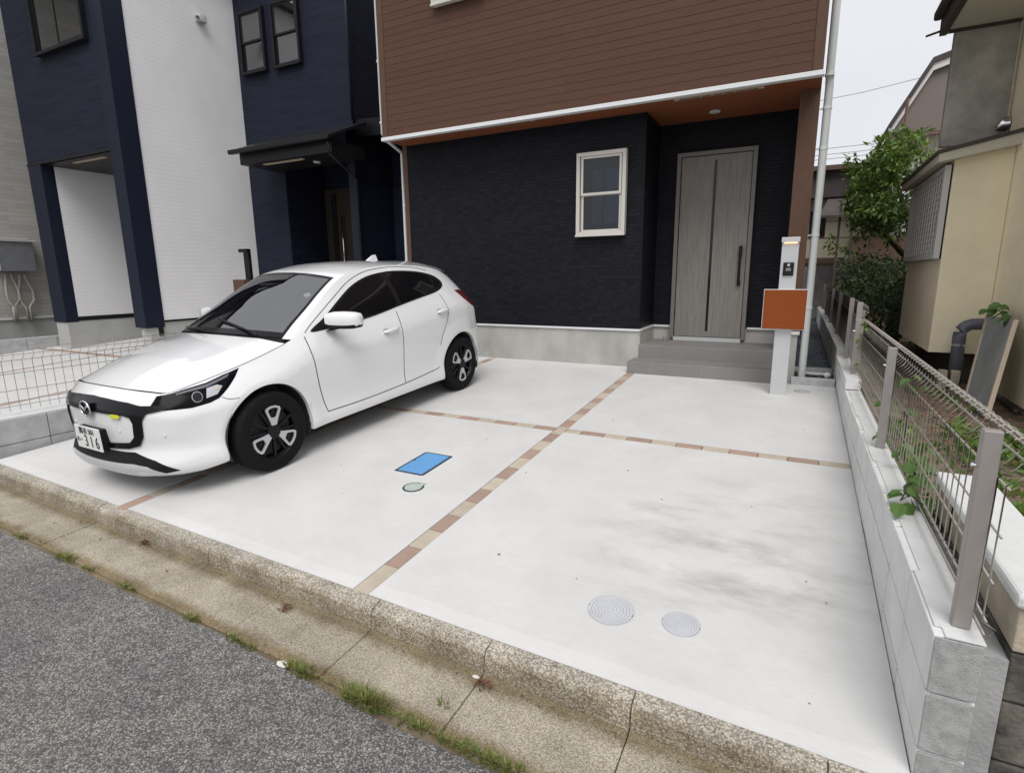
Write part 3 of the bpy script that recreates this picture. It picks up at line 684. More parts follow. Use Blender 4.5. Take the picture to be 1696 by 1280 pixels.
for k, (ya, yb, yc) in enumerate(((.95, .92, 1.02), (1.05, 1.12, .98), (1.18, 1.12, 1.2), (1.27, 1.36, 1.26))):
    MB().tube([(-12.5, ya, 1.55), (-12.5, ya, 1.4), (-12.5, yb, 1.15), (-12.5, yb, .95), (-12.5, yc, .8), (-12.5, yc, .5)], .026, 8).build('conduit', 'conduit', q, smooth=True)
lw = thing('boundary_kerb', (-11.3, 0, 0), 'low grey block wall behind the neighbouring parking bay', 'wall')
for k in range(8): B(-11.38, -11.2, -2.4+k*.5+.004, -1.9+k*.5-.004, -.15, .27).build('block', 'block_grey', lw, bevel=.004)

# ------------------------------------------------------------------ low wall with mesh fence left of the car
lf = thing('low_block_wall', (-4.32, 0, 0), 'low grey block wall left of the white car', 'wall')
for c, (z0, z1) in enumerate(((-.40, -.055), (-.049, .165))):
    for k in range(13):
        y0 = -2.45-.0*c+k*.4+.013
        B(-4.42, -4.245, y0+.003, y0+.397, z0, z1).build('block', 'block_grey', lf, bevel=.004)
B(-4.44, -4.25, -2.45, 2.75, .166, .18).build('cap', 'cap_concrete', lf)
def mesh_panel(x, y0, y1, zs, prof, step, name, m, parent, r=.0022, xdir=1):
    """prof: list of (dx,z) of each vertical wire; zs: heights (and dx) of the long wires"""
    mb = MB(); n = int(round((y1-y0)/step))
    for i in range(n+1):
        y = y0+(y1-y0)*i/n; mb.tube([(x+dx*xdir, y, z) for dx, z in prof], r, 5, cap=False)
    for dx, z in zs: mb.tube([(x+dx*xdir+.003*xdir, y0-.02, z), (x+dx*xdir+.003*xdir, y1+.02, z)], r*1.6, 5)
    return mb.build(name, m, parent, smooth=True)
vprof = lambda zb, zt: [(0, zb), (.006, zb+.012), (.0, zb+.035), (0, zt-.105), (.045, zt-.075), (.055, zt-.045), (.035, zt-.008), (.018, zt), (.004, zt-.01)]
lfn = thing('wire_fence', (-4.35, 0, .18), 'grey welded wire fence on the low wall left of the car', 'fence')
mesh_panel(-4.36, -2.40, -.46, [(0, .26), (0, .40), (0, .55), (0, .665), (-.0, .30), (.055, .72), (.018, .765)], vprof(.21, .77), .075, 'mesh_panel', 'fence_metal', lfn, .0023, 1)
mesh_panel(-4.36, -.38, 2.5, [(0, .26), (0, .40), (0, .55), (0, .665), (-.0, .30), (.055, .72), (.018, .765)], vprof(.21, .77), .075, 'mesh_panel', 'fence_metal', lfn, .0023, 1)
for y in (-.42, 2.55): B(-4.39, -4.345, y-.022, y+.022, .17, .80).build('post', 'fence_metal', lfn, bevel=.003)

# ------------------------------------------------------------------ right boundary: new block wall and mesh fence
bw = thing('block_wall', (2.295, 0, 0), 'new white concrete block wall along the right edge of the driveway', 'wall')
def blocks(parent, x0, x1, ya, yb, courses, m, L=.4, y_off=0., bev=.004):
    for z0, z1 in courses:
        y = ya
        while y < yb-.02:
            ye = min(y+L, yb)
            B(x0+random.uniform(0, .002), x1, y+.0075, ye-.0075, z0+.0045, z1-.0045).build('block', m, parent, bevel=bev)
            y = ye
B(2.248, 2.343, -2.585, 12, -.45, .320).build('mortar_core', 'joint', bw)
for z0, z1 in ((-.26, -.06), (-.06, .14), (.14, .332)): B(2.2385, 2.3515, -2.6035, -2.599, z0+.006, z1-.006).build('block_end', 'block_end', bw, bevel=.002)
blocks(bw, 2.235, 2.355, -2.6, 1.2, ((-.46, -.26), (-.26, -.06), (-.06, .14), (.14, .332)), 'block')
B(2.262, 2.3548, -2.5995, 1.2, .329, .3325).build('top_skim', 'cap_concrete', bw)
for ya, yb, xa in ((-2.55, -2.2, 2.244), (-1.75, -1.45, 2.25), (-.9, -.3, 2.246), (.2, .7, 2.25)): B(xa, 2.30, ya, yb, .3300, .3340).build('mortar_smear', 'cap_concrete', bw)
blocks(bw, 2.235, 2.355, 1.2, 2.8, ((.0, .14), (.14, .332), (.332, .435)), 'block')
blocks(bw, 2.235, 2.40, 2.8, 11.6, ((.0, .14), (.14, .332), (.332, .515)), 'block_grey')
nf = thing('wire_fence', (2.315, 0, .33), 'taupe welded wire fence with folded top on the new block wall', 'fence')
PZ = [(0, .375), (.0, .415), (0, .53), (0, .665), (0, .80), (.045, .86), (.055, .893), (.018, .935)]
vp = [(.02, .365), (.03, .385), (0, .405), (0, .805), (.035, .835), (.055, .865), (.058, .90), (.04, .93), (.018, .94), (.0, .932)]
for a, b in ((-2.60, -.62), (-.60, 1.50)):
    mesh_panel(2.335, a, b, PZ, vp, .072, 'mesh_panel', 'fence_wire', nf, .0023, 1)
for y in (-2.52, -.62, 1.52):
    pst = B(2.287, 2.331, y-.018, y+.018, .334, .935).build('post', 'fence_metal', nf, bevel=.003)
    MB().cyl((2.275, y, .83), .006, .012, 'x', 8).build('bolt', 'chrome', pst)
of = thing('wire_fence', (2.33, 5, .5), 'darker wire fence further back beside the gravel passage', 'fence')
PZ2 = [(0, .50), (0, .56), (0, .68), (0, .80), (0, .93), (.045, .99), (.018, 1.06)]
vp2 = [(0, .47), (0, .93), (.04, .97), (.055, 1.0), (.04, 1.05), (.018, 1.065)]
for a, b in ((1.62, 2.55), (2.6, 4.5), (4.5, 6.5), (6.5, 8.5), (8.5, 10.5)):
    mesh_panel(2.335, a, b, PZ2, vp2, .05, 'mesh_panel', 'fence_metal' if a < 2.6 else 'fence_dark', of, .003, 1)
for y in (1.66, 2.58, 4.5, 6.5, 8.5, 10.5): B(2.295, 2.34, y-.022, y+.022, .43, 1.085).build('post', 'fence_metal' if y < 3 else 'fence_dark', of, bevel=.003)
B(2.345, 2.37, 1.70, 1.86, .45, 1.0).build('end_board', 'conduit', of)

# old stained wall outside it
ow = thing('old_block_wall', (2.5, -2, 0), 'old stained concrete block wall with a pale capping beside the new one', 'wall')
B(2.356, 2.425, -2.545, -1.5, -.5, .27).build('mortar_fill', 'mortar', ow)
B(2.433, 2.567, -2.53, -1.51, -.5, .42).build('mortar_core', 'mortar', ow)
for c, (z0, z1) in enumerate(((-.46, -.26), (-.26, -.06), (-.06, .14), (.14, .30))):
    y = -2.55
    while y < -1.52:
        ye = min(y+.4, -1.5); B(2.425, 2.575, y+.003, ye-.003, z0+.004, z1-.004).build('block', 'old_block', ow, bevel=.006); y = ye
for y in (-2.55, -2.15, -1.8):
    B(2.425, 2.575, y+.002, min(y+.398, -1.5), .304, .445).build('block', 'old_block_pale', ow, bevel=.006)
B(2.41, 2.60, -2.57, -1.48, .446, .49).build('cap', 'cap_concrete', ow, bevel=.012)
for k in range(12):
    B(2.60+k*.4+.003, 3.0+k*.4-.003, -2.52, -2.4, -.46, .30).build('block', 'old_block', ow, bevel=.006)

# neighbour's soil
G = []
for i in range(26):
    x = 2.36+i*.35; G.append([(x, -2.45+j*.5, .17+.05*math.sin(x*3.1+j*.9)*math.cos(j*1.7)+.03*random.random()) for j in range(34)])
struct(MB().grid(G).build('soil', 'soil', smooth=True))

# ------------------------------------------------------------------ white hatchback
def _slopes(t, y):
    n = len(t); m_ = np.zeros(n)
    h = np.diff(t); d = np.diff(y)/h
    m_[1:-1] = (d[:-1]*h[1:]+d[1:]*h[:-1])/(h[:-1]+h[1:]); m_[0] = d[0]; m_[-1] = d[-1]
    return m_
class Curve:
    def __init__(s, t, y, mono=False, m0=None, m1=None):
        s.t = np.array(t, float); s.y = np.array(y, float); s.m = _slopes(s.t, s.y)
        if m0 is not None: s.m[0] = m0
        if m1 is not None: s.m[-1] = m1
        s.T = [float(v) for v in s.t]; s.Y = [float(v) for v in s.y]; s.D = [float(v) for v in s.m]
    def __call__(s, x):
        T, Y, D = s.T, s.Y, s.D
        x = min(max(x, T[0]), T[-1]); i = max(0, min(bisect.bisect_right(T, x)-1, len(T)-2))
        h = T[i+1]-T[i]; q = (x-T[i])/h; q2 = q*q; q3 = q2*q
        return (2*q3-3*q2+1)*Y[i]+(q3-2*q2+q)*h*D[i]+(-2*q3+3*q2)*Y[i+1]+(q3-q2)*h*D[i+1]
# plan outline (x,y) and the top edge of the lower body (x,y,z): bonnet edge, then waist line
TAB = [((0, -.842), (0, -.700, .772)), ((.20, -.835), (.19, -.694, .770)), ((.38, -.807), (.36, -.672, .762)), ((.53, -.755), (.49, -.637, .752)), ((.66, -.655), (.585, -.585, .742)),
       ((.755, -.50), (.640, -.44, .772)), ((.808, -.30), (.690, -.25, .815)), ((.833, 0), (.722, .01, .872)), ((.838, .28), (.733, .28, .938)), ((.839, .42), (.742, .42, .978)),
       ((.841, .62), (.757, .62, .985)), ((.845, 1.15), (.766, 1.15, 1.000)), ((.847, 1.7), (.764, 1.7, 1.068)), ((.848, 2.2), (.748, 2.2, 1.135)), ((.843, 2.57), (.718, 2.55, 1.165)),
       ((.825, 2.83), (.680, 2.78, 1.15)), ((.775, 3.03), (.635, 2.93, 1.11)), ((.66, 3.16), (.56, 3.03, 1.085)), ((.35, 3.225), (.32, 3.09, 1.07)), ((0, 3.245), (0, 3.11, 1.07))]
_o = np.array([a for a, b in TAB]); _t = np.array([b for a, b in TAB])
_s = np.concatenate([[0], np.cumsum(np.linalg.norm(np.diff(_o, axis=0), axis=1))]); SMAX = _s[-1]
OX, OY = Curve(_s, _o[:, 0]), Curve(_s, _o[:, 1], m0=0, m1=0)
TX, TY, TZ_ = Curve(_s, _t[:, 0]), Curve(_s, _t[:, 1], m0=0, m1=0), Curve(_s, _t[:, 2], m0=0, m1=0)
side_d = Curve([.10, .17, .215, .27, .36, .48, .62, .74, .86, 1.0, 1.3], [.08, .05, .022, .012, .024, .020, .006, .0, .004, .015, .03])
front_d = Curve([.10, .17, .21, .245, .30, .38, .48, .60, .70, .80, 1.0], [.16, .055, .008, 0, .018, .04, .034, .034, .045, .06, .08])
rear_d = Curve([.10, .25, .36, .5, .62, .75, .9, 1.1], [.12, .06, .01, 0, .015, .06, .09, .11])
@lru_cache(None)
def s_of_y(y, lo=.55):
    a, b = lo, SMAX-.5
    for _ in range(40):
        m_ = (a+b)/2
        if OY(m_) < y: a = m_
        else: b = m_
    return (a+b)/2
@lru_cache(None)
def s_of_x(x):
    a, b = 0, .95
    for _ in range(40):
        m_ = (a+b)/2
        if OX(m_) < x: a = m_
        else: b = m_
    return (a+b)/2
def band(s, z):
    sg = 1 if s >= 0 else -1; s = abs(s)
    e = 1e-3; s1, s0 = min(s+e, SMAX), max(s-e, 0)
    tx, ty = OX(s1)-OX(s0), OY(s1)-OY(s0); l = math.hypot(tx, ty); nx, ny = ty/l, -tx/l
    if nx < 0 and s < 1: nx, ny = -nx, -ny
    if s < .01: nx, ny = 0, -1
    wf = max(0, -ny)**1.5 if ny < 0 else 0; wr = max(0, ny)**1.5 if ny > 0 else 0; ws = max(0., 1-wf-wr)
    def dd(zz): return wf*front_d(zz)+wr*rear_d(zz)+ws*side_d(zz)
    zt = TZ_(s); d_ = dd(z)
    x, y = OX(s)-nx*d_, OY(s)-ny*d_
    ex, ey = TX(s)-(OX(s)-nx*dd(zt)), TY(s)-(OY(s)-ny*dd(zt))
    hgt = .13*wf+.22*wr+.24*ws
    q = max(0., 1-(zt-z)/hgt); w = q*q*(1.6-.6*q) if q < 1 else 1.
    # flared arches
    for yc in (0., 2.57):
        rr = math.hypot(y-yc, z-.315)
        if ws > .5 and rr < .52: x += .014*max(0, 1-abs(rr-.40)/.12)
    return Vector((sg*(x+ex*w), y+ey*w, z))
def band_n(s, z):
    e = .004; a = band(s+e, z)-band(s-e, z) if abs(s) > .005 else band(e, z)-band(-e, z); b = band(s, z+e)-band(s, z-e)
    n = a.cross(b); n.normalize(); return n if n.dot(band(s, z)-Vector((0, 1.2, z))) > 0 else -n
RA = .366
def zbot(s):
    y = OY(s); x = OX(s)
    zb = .172 if y < -.3 else (.215 if y < 2.6 else .27)
    if -.55 < y < -.3: zb = .172+(.215-.172)*(y+.55)/.25
    for yc, R_ in ((0., RA), (2.57, RA)):
        if abs(y-yc) <= R_ and x > .5: zb = max(zb, .315+math.sqrt(max(0, R_*R_-(y-yc)**2)))
    return zb
cols = list(np.linspace(0, 1.05, 46))+list(np.linspace(1.05, SMAX-.3, 120))[1:]+list(np.linspace(SMAX-.3, SMAX, 14))[1:]
for yc in (0., 2.57):
    for k in range(25):
        cols.append(s_of_y(yc-RA*math.cos(math.pi*k/24)))
    cols += [s_of_y(yc-RA)-.0015, s_of_y(yc+RA)+.0015]
cols = sorted(set(round(c, 5) for c in cols))
ROWS = 34
CAR = thing('white_hatchback', (-2.5013, -1.6214, tz(-1.6214)), 'white five door hatchback with black wheels parked on the concrete', 'car')
_th = -0.0274; _a = TILT
axx = Vector((math.cos(_th), math.sin(_th), SL*math.sin(_th))).normalized(); ayy = Vector((-math.sin(_th)*math.cos(_a), math.cos(_th)*math.cos(_a), math.sin(_a))).normalized(); azz = axx.cross(ayy).normalized()
CAR.rotation_euler = Matrix(((axx.x, ayy.x, azz.x), (axx.y, ayy.y, azz.y), (axx.z, ayy.z, azz.z))).to_euler()
ORG[CAR] = Vector((0, 0, 0))
def mirror(mb):
    n = len(mb.v); v = [(-a, b, c) for a, b, c in mb.v]; f = [tuple(reversed([i+n for i in q])) for q in mb.f]
    mb.v += v; mb.f += f; return mb
def weld(o, d=.0004):
    bm = bmesh.new(); bm.from_mesh(o.data); bmesh.ops.remove_doubles(bm, verts=bm.verts, dist=d); bmesh.ops.recalc_face_normals(bm, faces=bm.faces); bm.to_mesh(o.data); bm.free()
    for p in o.data.polygons: p.use_smooth = True
G = []
for s in cols:
    zb, zt = zbot(s), TZ_(s)
    G.append([band(s, zb+(zt-zb)*(i/ROWS)) for i in range(ROWS+1)])
mb = MB().grid(G)
# lips of arches and sill turned inwards
mb.grid([[Vector((p.x-.035 if p.x > .1 else p.x, p.y, p.z)) if abs(p.x) > .6 else Vector((p.x, p.y+.03, p.z)) for p in [g[0] for g in G]], [g[0] for g in G]])
body = mirror(mb).build('body', 'car_white', CAR, smooth=True, recalc=False); weld(body); body.data.set_sharp_from_angle(angle=math.radians(50))
# bonnet
HZ = Curve([0, .2, .4, .6, .8, 1], [.772, .842, .898, .942, .978, 1.003])
def hood(u, v):
    # u -1..1 across, v 0..1 front to rear
    sA, sB = s_of_x(.66), s_of_y(.28)
    a = abs(u)
    if v <= 0.0001: pass
    sy = sA+(sB-sA)*v; ex, ey, ez = TX(sy), TY(sy), TZ_(sy)
    f0 = Vector((TX(sA*a), TY(sA*a), TZ_(sA*a)))                     # front edge point
    yc_, zc_ = .135, 1.003                                            # rear centre
    rear = Vector((.733*a, yc_+(.28-yc_)*a**2, zc_+(.938-zc_)*a**2.6))
    w_side = a**3
    base = f0.lerp(rear, v)
    zc = HZ(v)
    z = zc+(ez-zc)*(a**2.4)
    z += .012*max(0, 1-abs(a-.72)/.2)*min(1, v*3)*(1-v*.4)            # bonnet ridges
    x = ex*a; y = base.y+(ey-(TY(sA)+(.28-TY(sA))*v))*w_side
    return Vector(((1 if u >= 0 else -1)*x, y, z))
G = [[hood(-1+2*i/40, j/30) for i in range(41)] for j in range(31)]
o = MB().grid(G).build('bonnet', 'car_white', CAR, smooth=True)
# side glasshouse and roof
_k = np.array([(.728, .33, .962), (.698, .46, 1.045), (.664, .64, 1.150), (.622, .86, 1.283), (.588, 1.06, 1.385), (.572, 1.28, 1.440), (.565, 1.62, 1.466), (.558, 2.0, 1.456), (.545, 2.4, 1.412), (.53, 2.68, 1.350), (.525, 2.82, 1.285), (.55, 2.92, 1.18), (.572, 3.0, 1.092)])
KX, KZ = Curve(_k[:, 1], _k[:, 0]), Curve(_k[:, 1], _k[:, 2])
@lru_cache(None)
def belt(y):
    a, b = .95, SMAX-.35
    for _ in range(36):
        m_ = (a+b)/2
        if TY(m_) < y: a = m_
        else: b = m_
    return Vector((TX(a), TY(a), TZ_(a)))
def side(y, t):
    b = belt(y); k = Vector((KX(y), y, KZ(y)))
    p = b.lerp(k, t); h = (k-b).length; p.x += .075*h*4*t*(1-t)*.55; return p
def side_z(y, z):
    b = belt(y); k = KZ(y); return side(y, min(1.05, max(-.05, (z-b.z)/max(k-b.z, .02))))
ys = list(np.linspace(.335, 2.99, 110))
G = [[side(y, i/14) for i in range(15)] for y in ys]
o = mirror(MB().grid(G)).build('cab_side', 'car_white', CAR, smooth=True, recalc=False); weld(o)
FW = Curve([.33, .6, 1.06, 1.3, 2.2, 2.6, 2.85, 3.0], [-.17, -.15, -.105, -.06, .0, .09, .12, .09])
CWN = Curve([.33, .6, 1.06, 1.3, 1.62, 2.2, 2.6, 2.85, 3.0], [.044, .054, .066, .062, .056, .062, .088, .075, .0])
def top(y, u):
    a = abs(u); c = 1-a**2.3
    return Vector((KX(y)*u, y+FW(y)*(1-a**2.), KZ(y)+CWN(y)*c))
HY = 1.06; UG = .925
def topgrid(y0, y1, u0, u1, ny, nu): return [[top(y0+(y1-y0)*j/ny, u0+(u1-u0)*i/nu) for i in range(nu+1)] for j in range(ny+1)]
mb = MB().grid(topgrid(HY, 2.70, -1, 1, 50, 36)); o = mb.build('roof', 'car_white', CAR, smooth=True)
mb = MB().grid(topgrid(.33, HY, UG, 1, 26, 5)); o = mirror(mb).build('pillar', 'car_white', CAR, smooth=True, recalc=False); weld(o)
ws = MB().grid(topgrid(.335, HY-.006, -UG, UG, 26, 30)).build('windscreen', 'windscreen_glass', CAR, smooth=True)
def strip(f, n, w0, w1, off, name, m, par):
    pass
# dark ceramic band round the windscreen (on the glass, inside face)
mb = MB()
def topo(y, u, off):
    p = top(y, u); e = .01; n = (top(y+e, u)-top(y-e, u)).cross(top(y, min(1, u+e))-top(y, max(-1, u-e))); n.normalize(); n = n if n.z > 0 else -n; return p+n*off
mb.grid([[topo(HY-.035+.03*j, -UG+2*UG*i/30, .002) for i in range(31)] for j in range(2)])
mb.grid([[topo(.335+.05*j, -UG+2*UG*i/30, .002) for i in range(31)] for j in range(2)])
for sg in (-1, 1): mb.grid([[topo(.335+(HY-.345)*j/24, sg*(UG-.035*i), .002) for i in range(2)] for j in range(25)])
mb.build('windscreen_border', 'car_black', ws, smooth=True, recalc=False)
mb = MB().grid(topgrid(2.70, 2.98, -1, 1, 14, 30)); mb.build('tailgate_glass', 'tint_glass', CAR, smooth=True)
# roof spoiler and aerial fin
mb = MB(); G = []
for i in range(25):
    u = -1+2*i/24; p = top(2.62, u*.98); q = top(2.76, u*.98); a = 1-abs(u)**3
    G.append([p+Vector((0, 0, .004)), Vector((p.x*.985, p.y+.16, p.z-.035+.012*a)), Vector((p.x*.96, p.y+.24+.05*a, p.z-.075+.015*a)), Vector((p.x*.95, p.y+.23+.05*a, p.z-.10+.015*a)), Vector((p.x*.95, p.y+.05, p.z-.06))])
mb.grid(G).build('roof_spoiler', 'car_white', CAR, smooth=True)
mb = MB(); zr = KZ(2.1)+CWN(2.1)
mb.hexa([(-.03, 2.02, zr-.02), (.03, 2.02, zr-.02), (.022, 2.22, zr-.02), (-.022, 2.22, zr-.02)], [(-.003, 2.15, zr+.058), (.003, 2.15, zr+.058), (.003, 2.205, zr+.062), (-.003, 2.205, zr+.062)])
mb.build('aerial_fin', 'car_white', CAR, bevel=.004)
# generic patch on a surface
def inside(p, poly):
    c = False; n = len(poly)
    for i in range(n):
        a, b = poly[i], poly[(i+1) % n]
        if (a[1] > p[1]) != (b[1] > p[1]) and p[0] < (b[0]-a[0])*(p[1]-a[1])/(b[1]-a[1])+a[0]: c = not c
    return c
def smoothpoly(poly, n=5):
    """closed Catmull-Rom through the corner points"""
    out = []; N_ = len(poly)
    for i in range(N_):
        p0, p1, p2, p3 = (np.array(poly[(i+k-1) % N_]) for k in range(4))
        for k in range(n):
            t = k/n; out.append(tuple(.5*((2*p1)+(-p0+p2)*t+(2*p0-5*p1+4*p2-p3)*t*t+(-p0+3*p1-3*p2+p3)*t**3)))
    return out
def dens(poly, step):
    out = []
    for i in range(len(poly)):
        a, b = np.array(poly[i]), np.array(poly[(i+1) % len(poly)]); n = max(1, int(math.ceil(np.linalg.norm(b-a)/step)))
        out += [tuple(a+(b-a)*k/n) for k in range(n)]
    return out
def patch(name, poly, fn, off, m, parent, step=.03, skirt=.012, both=False, hole=None):
    poly = dens(poly, step*.7); n0 = len(poly); pts = list(poly); edges = [(i, (i+1) % n0) for i in range(n0)]
    if hole:
        h = dens(hole, step*.7); k = len(pts); pts += h; edges += [(k+i, k+(i+1) % len(h)) for i in range(len(h))]
    xs_ = [p[0] for p in poly]; zs_ = [p[1] for p in poly]
    x = min(xs_)+step/2
    while x < max(xs_):
        z = min(zs_)+step/2
        while z < max(zs_):
            if inside((x, z), poly) and not (hole and inside((x, z), hole)) and min((x-a[0])**2+(z-a[1])**2 for a in pts[:n0+(len(h) if hole else 0)]) > (step*.4)**2: pts.append((x, z))
            z += step
        x += step
    V_, E_, F_, *_r2 = delaunay_2d_cdt([Vector(p) for p in pts], edges, [], 0, 1e-5)
    mb = MB(); mp = []
    def at(q, o):
        p, n = fn(q[0], q[1]); return p+n*o
    mb.v = [tuple(at(q, off)) for q in V_]
    for f in F_:
        c = (sum(V_[i][0] for i in f)/len(f), sum(V_[i][1] for i in f)/len(f))
        if inside(c, poly) and not (hole and inside(c, hole)): mb.f.append(tuple(f))
    loops = [poly]+([dens(hole, step*.7)] if hole else [])
    for lp in loops:
        a = [at(q, off) for q in lp]; b = [at(q, off-skirt) for q in lp]; a.append(a[0]); b.append(b[0]); mb.grid([a, b])
    if both: mirror(mb)
    o = mb.build(name, m, parent, smooth=True, recalc=False)
    bm = bmesh.new(); bm.from_mesh(o.data); bmesh.ops.remove_doubles(bm, verts=bm.verts, dist=.0002); bmesh.ops.recalc_face_normals(bm, faces=bm.faces); bm.to_mesh(o.data); bm.free()
    for p_ in o.data.polygons: p_.use_smooth = True
    o.data.set_sharp_from_angle(angle=math.radians(45)); return o
def fband(s, z): return band(s, z), band_n(s, z)
def fside(y, z):
    p = side_z(y, z); e = .006; a = side_z(y+e, z)-side_z(y-e, z); b = side_z(y, z+e)-side_z(y, z-e); n = a.cross(b); n.normalize()
    return p, (n if n.x > 0 else -n)
def flip(fn):
    def g_(a, b):
        p, n = fn(a, b); return Vector((-p.x, p.y, p.z)), Vector((-n.x, n.y, n.z))
    return g_
# side windows (each side): black surround, then panes
DLO = smoothpoly([(.53, .992), (.72, 1.088), (.94, 1.212), (1.14, 1.312), (1.37, 1.381), (1.62, 1.408), (1.85, 1.408), (2.14, 1.382), (2.37, 1.334), (2.47, 1.276), (2.465, 1.212), (2.30, 1.158), (1.95, 1.118), (1.63, 1.078), (1.35, 1.038), (1.1, 1.012), (.8, .998)], 4)
for fn in (fside, flip(fside)):
    w = patch('window_surround', DLO, fn, .003, 'car_trim', CAR, .04, .004)
    ins = lambda P, d: P
    patch('front_pane', smoothpoly([(.80, 1.018), (.84, 1.13), (1.0, 1.222), (1.2, 1.318), (1.42, 1.372), (1.555, 1.388), (1.60, 1.24), (1.60, 1.09), (1.35, 1.055), (1.05, 1.027)], 4), fn, .005, 'tint_glass', w, .05, .003)
    patch('rear_pane', [(1.68, 1.10), (1.665, 1.25), (1.64, 1.39), (1.80, 1.392), (2.0, 1.380), (2.16, 1.36), (2.30, 1.325), (2.285, 1.25), (2.26, 1.172), (1.95, 1.134)], fn, .005, 'tint_glass', w, .05, .003)
    patch('quarter_pane', [(2.31, 1.185), (2.325, 1.31), (2.40, 1.278), (2.425, 1.245), (2.40, 1.212)], fn, .005, 'tint_glass', w, .05, .003)
# panel gaps
def ribbon(pts, fn, w, off, name, m, parent):
    P_ = [np.array(p) for p in pts]; L_, R_ = [], []
    q = []
    for i in range(len(P_)-1):
        n = max(1, int(np.linalg.norm(P_[i+1]-P_[i])/.02)); q += [P_[i]+(P_[i+1]-P_[i])*k/n for k in range(n)]
    q.append(P_[-1])
    for i in range(len(q)):
        d = q[min(i+1, len(q)-1)]-q[max(i-1, 0)]; d = d/np.linalg.norm(d); nn = np.array([-d[1], d[0]])*w/2
        for s_, lst in ((1, L_), (-1, R_)):
            p, n = fn(*(q[i]+nn*s_)); lst.append(p+n*off)
    return MB().grid([L_, R_]).build(name, m, parent, recalc=False)
sy = s_of_y
def smoothline(pts, n=6):
    out = []; N_ = len(pts)
    for i in range(N_-1):
        p0, p1, p2, p3 = (np.array(pts[min(max(i+k-1, 0), N_-1)]) for k in range(4))
        for k in range(n):
            t = k/n; out.append(.5*((2*p1)+(-p0+p2)*t+(2*p0-5*p1+4*p2-p3)*t*t+(-p0+3*p1-3*p2+p3)*t**3))
    out.append(np.array(pts[-1])); return out
def yl(pts): return [(sy(a), b) for a, b in pts]
for fn in (fband, flip(fband)):
    ribbon(smoothline(yl([(.455, .965), (.452, .80), (.475, .60), (.515, .42), (.545, .315)])), fn, .008, .0012, 'door_gap', 'gap', body)
    ribbon(smoothline(yl([(1.575, 1.035), (1.560, .80), (1.555, .55), (1.560, .325)])), fn, .008, .0012, 'door_gap', 'gap', body)
    ribbon(smoothline(yl([(.545, .315), (1.0, .308), (1.56, .320), (2.05, .348), (2.13, .37)])), fn, .007, .0012, 'door_gap', 'gap', body)
    ribbon(smoothline(yl([(2.33, 1.135), (2.36, .98), (2.32, .86), (2.22, .72), (2.16, .60)])), fn, .007, .0012, 'door_gap', 'gap', body)
    ribbon(smoothline([(sy(-.345), .668), (sy(-.30), .645), (sy(-.235), .640)]), fn, .004, .0012, 'bumper_gap', 'gap', body)
mb = MB()
for fn in (fside, flip(fside)):
    top_line = [(a, b+.030) for a, b in ((.475, .962), (.60, 1.038), (.94, 1.226), (1.14, 1.326), (1.37, 1.394), (1.62, 1.418), (1.85, 1.418), (2.14, 1.395), (2.34, 1.352))]
    ribbon(smoothline(top_line), fn, .005, .0015, 'door_gap', 'gap', CAR.children[0])
# bonnet shut line (front edge and sides)
sA = s_of_x(.66)
q = [(s, TZ_(abs(s))) for s in np.linspace(-sA, sA, 40)]
mb = MB(); Ls = []; Rs = []
for s, z in q:
    p, n = fband(s, z-.001); Ls.append(p+Vector((0, -.0035, 0))+n*.001); Rs.append(p+Vector((0, .004, .0025)))
mb.grid([Ls, Rs]).build('bonnet_gap', 'gap', body, recalc=False)
for sg in (1, -1):
    Ls = []; Rs = []
    for s in np.linspace(sA, s_of_y(.28), 40):
        p, n = fband(s, TZ_(s)-.001); Ls.append(Vector((sg*(p.x+.003), p.y, p.z+.001))); Rs.append(Vector((sg*(p.x-.003), p.y, p.z+.0022)))
    MB().grid([Ls, Rs]).build('bonnet_gap', 'gap', body, recalc=False)
# cowl and wipers
G = []
for i in range(31):
    u = -1+2*i/30; h_ = hood(u, 1.0); t_ = top(.335, u*UG if abs(u) < 1 else u*UG); G.append([h_+Vector((0, -.004, -.006)), (h_+t_)/2+Vector((0, 0, -.020)), t_+Vector((0, .01, .003))])
cw = MB().grid(G).build('cowl', 'car_trim', CAR, smooth=True)
for pts in ([(.52, .20), (.30, .235), (.02, .27), (-.06, .285)], [(-.05, .135), (-.28, .20), (-.50, .27), (-.58, .30)]):
    P3 = []
    for x, y in pts:
        u = x/KX(.36); yy = y
        # height from windscreen at this plan position
        best = min(((top(a, u).y-yy)**2, a) for a in np.linspace(.335, .75, 60))[1]; q_ = top(best, u); P3.append((x, yy, max(q_.z, .985)+.022))
    MB().tube(P3, .009, 6).build('wiper', 'car_black', CAR, smooth=True)
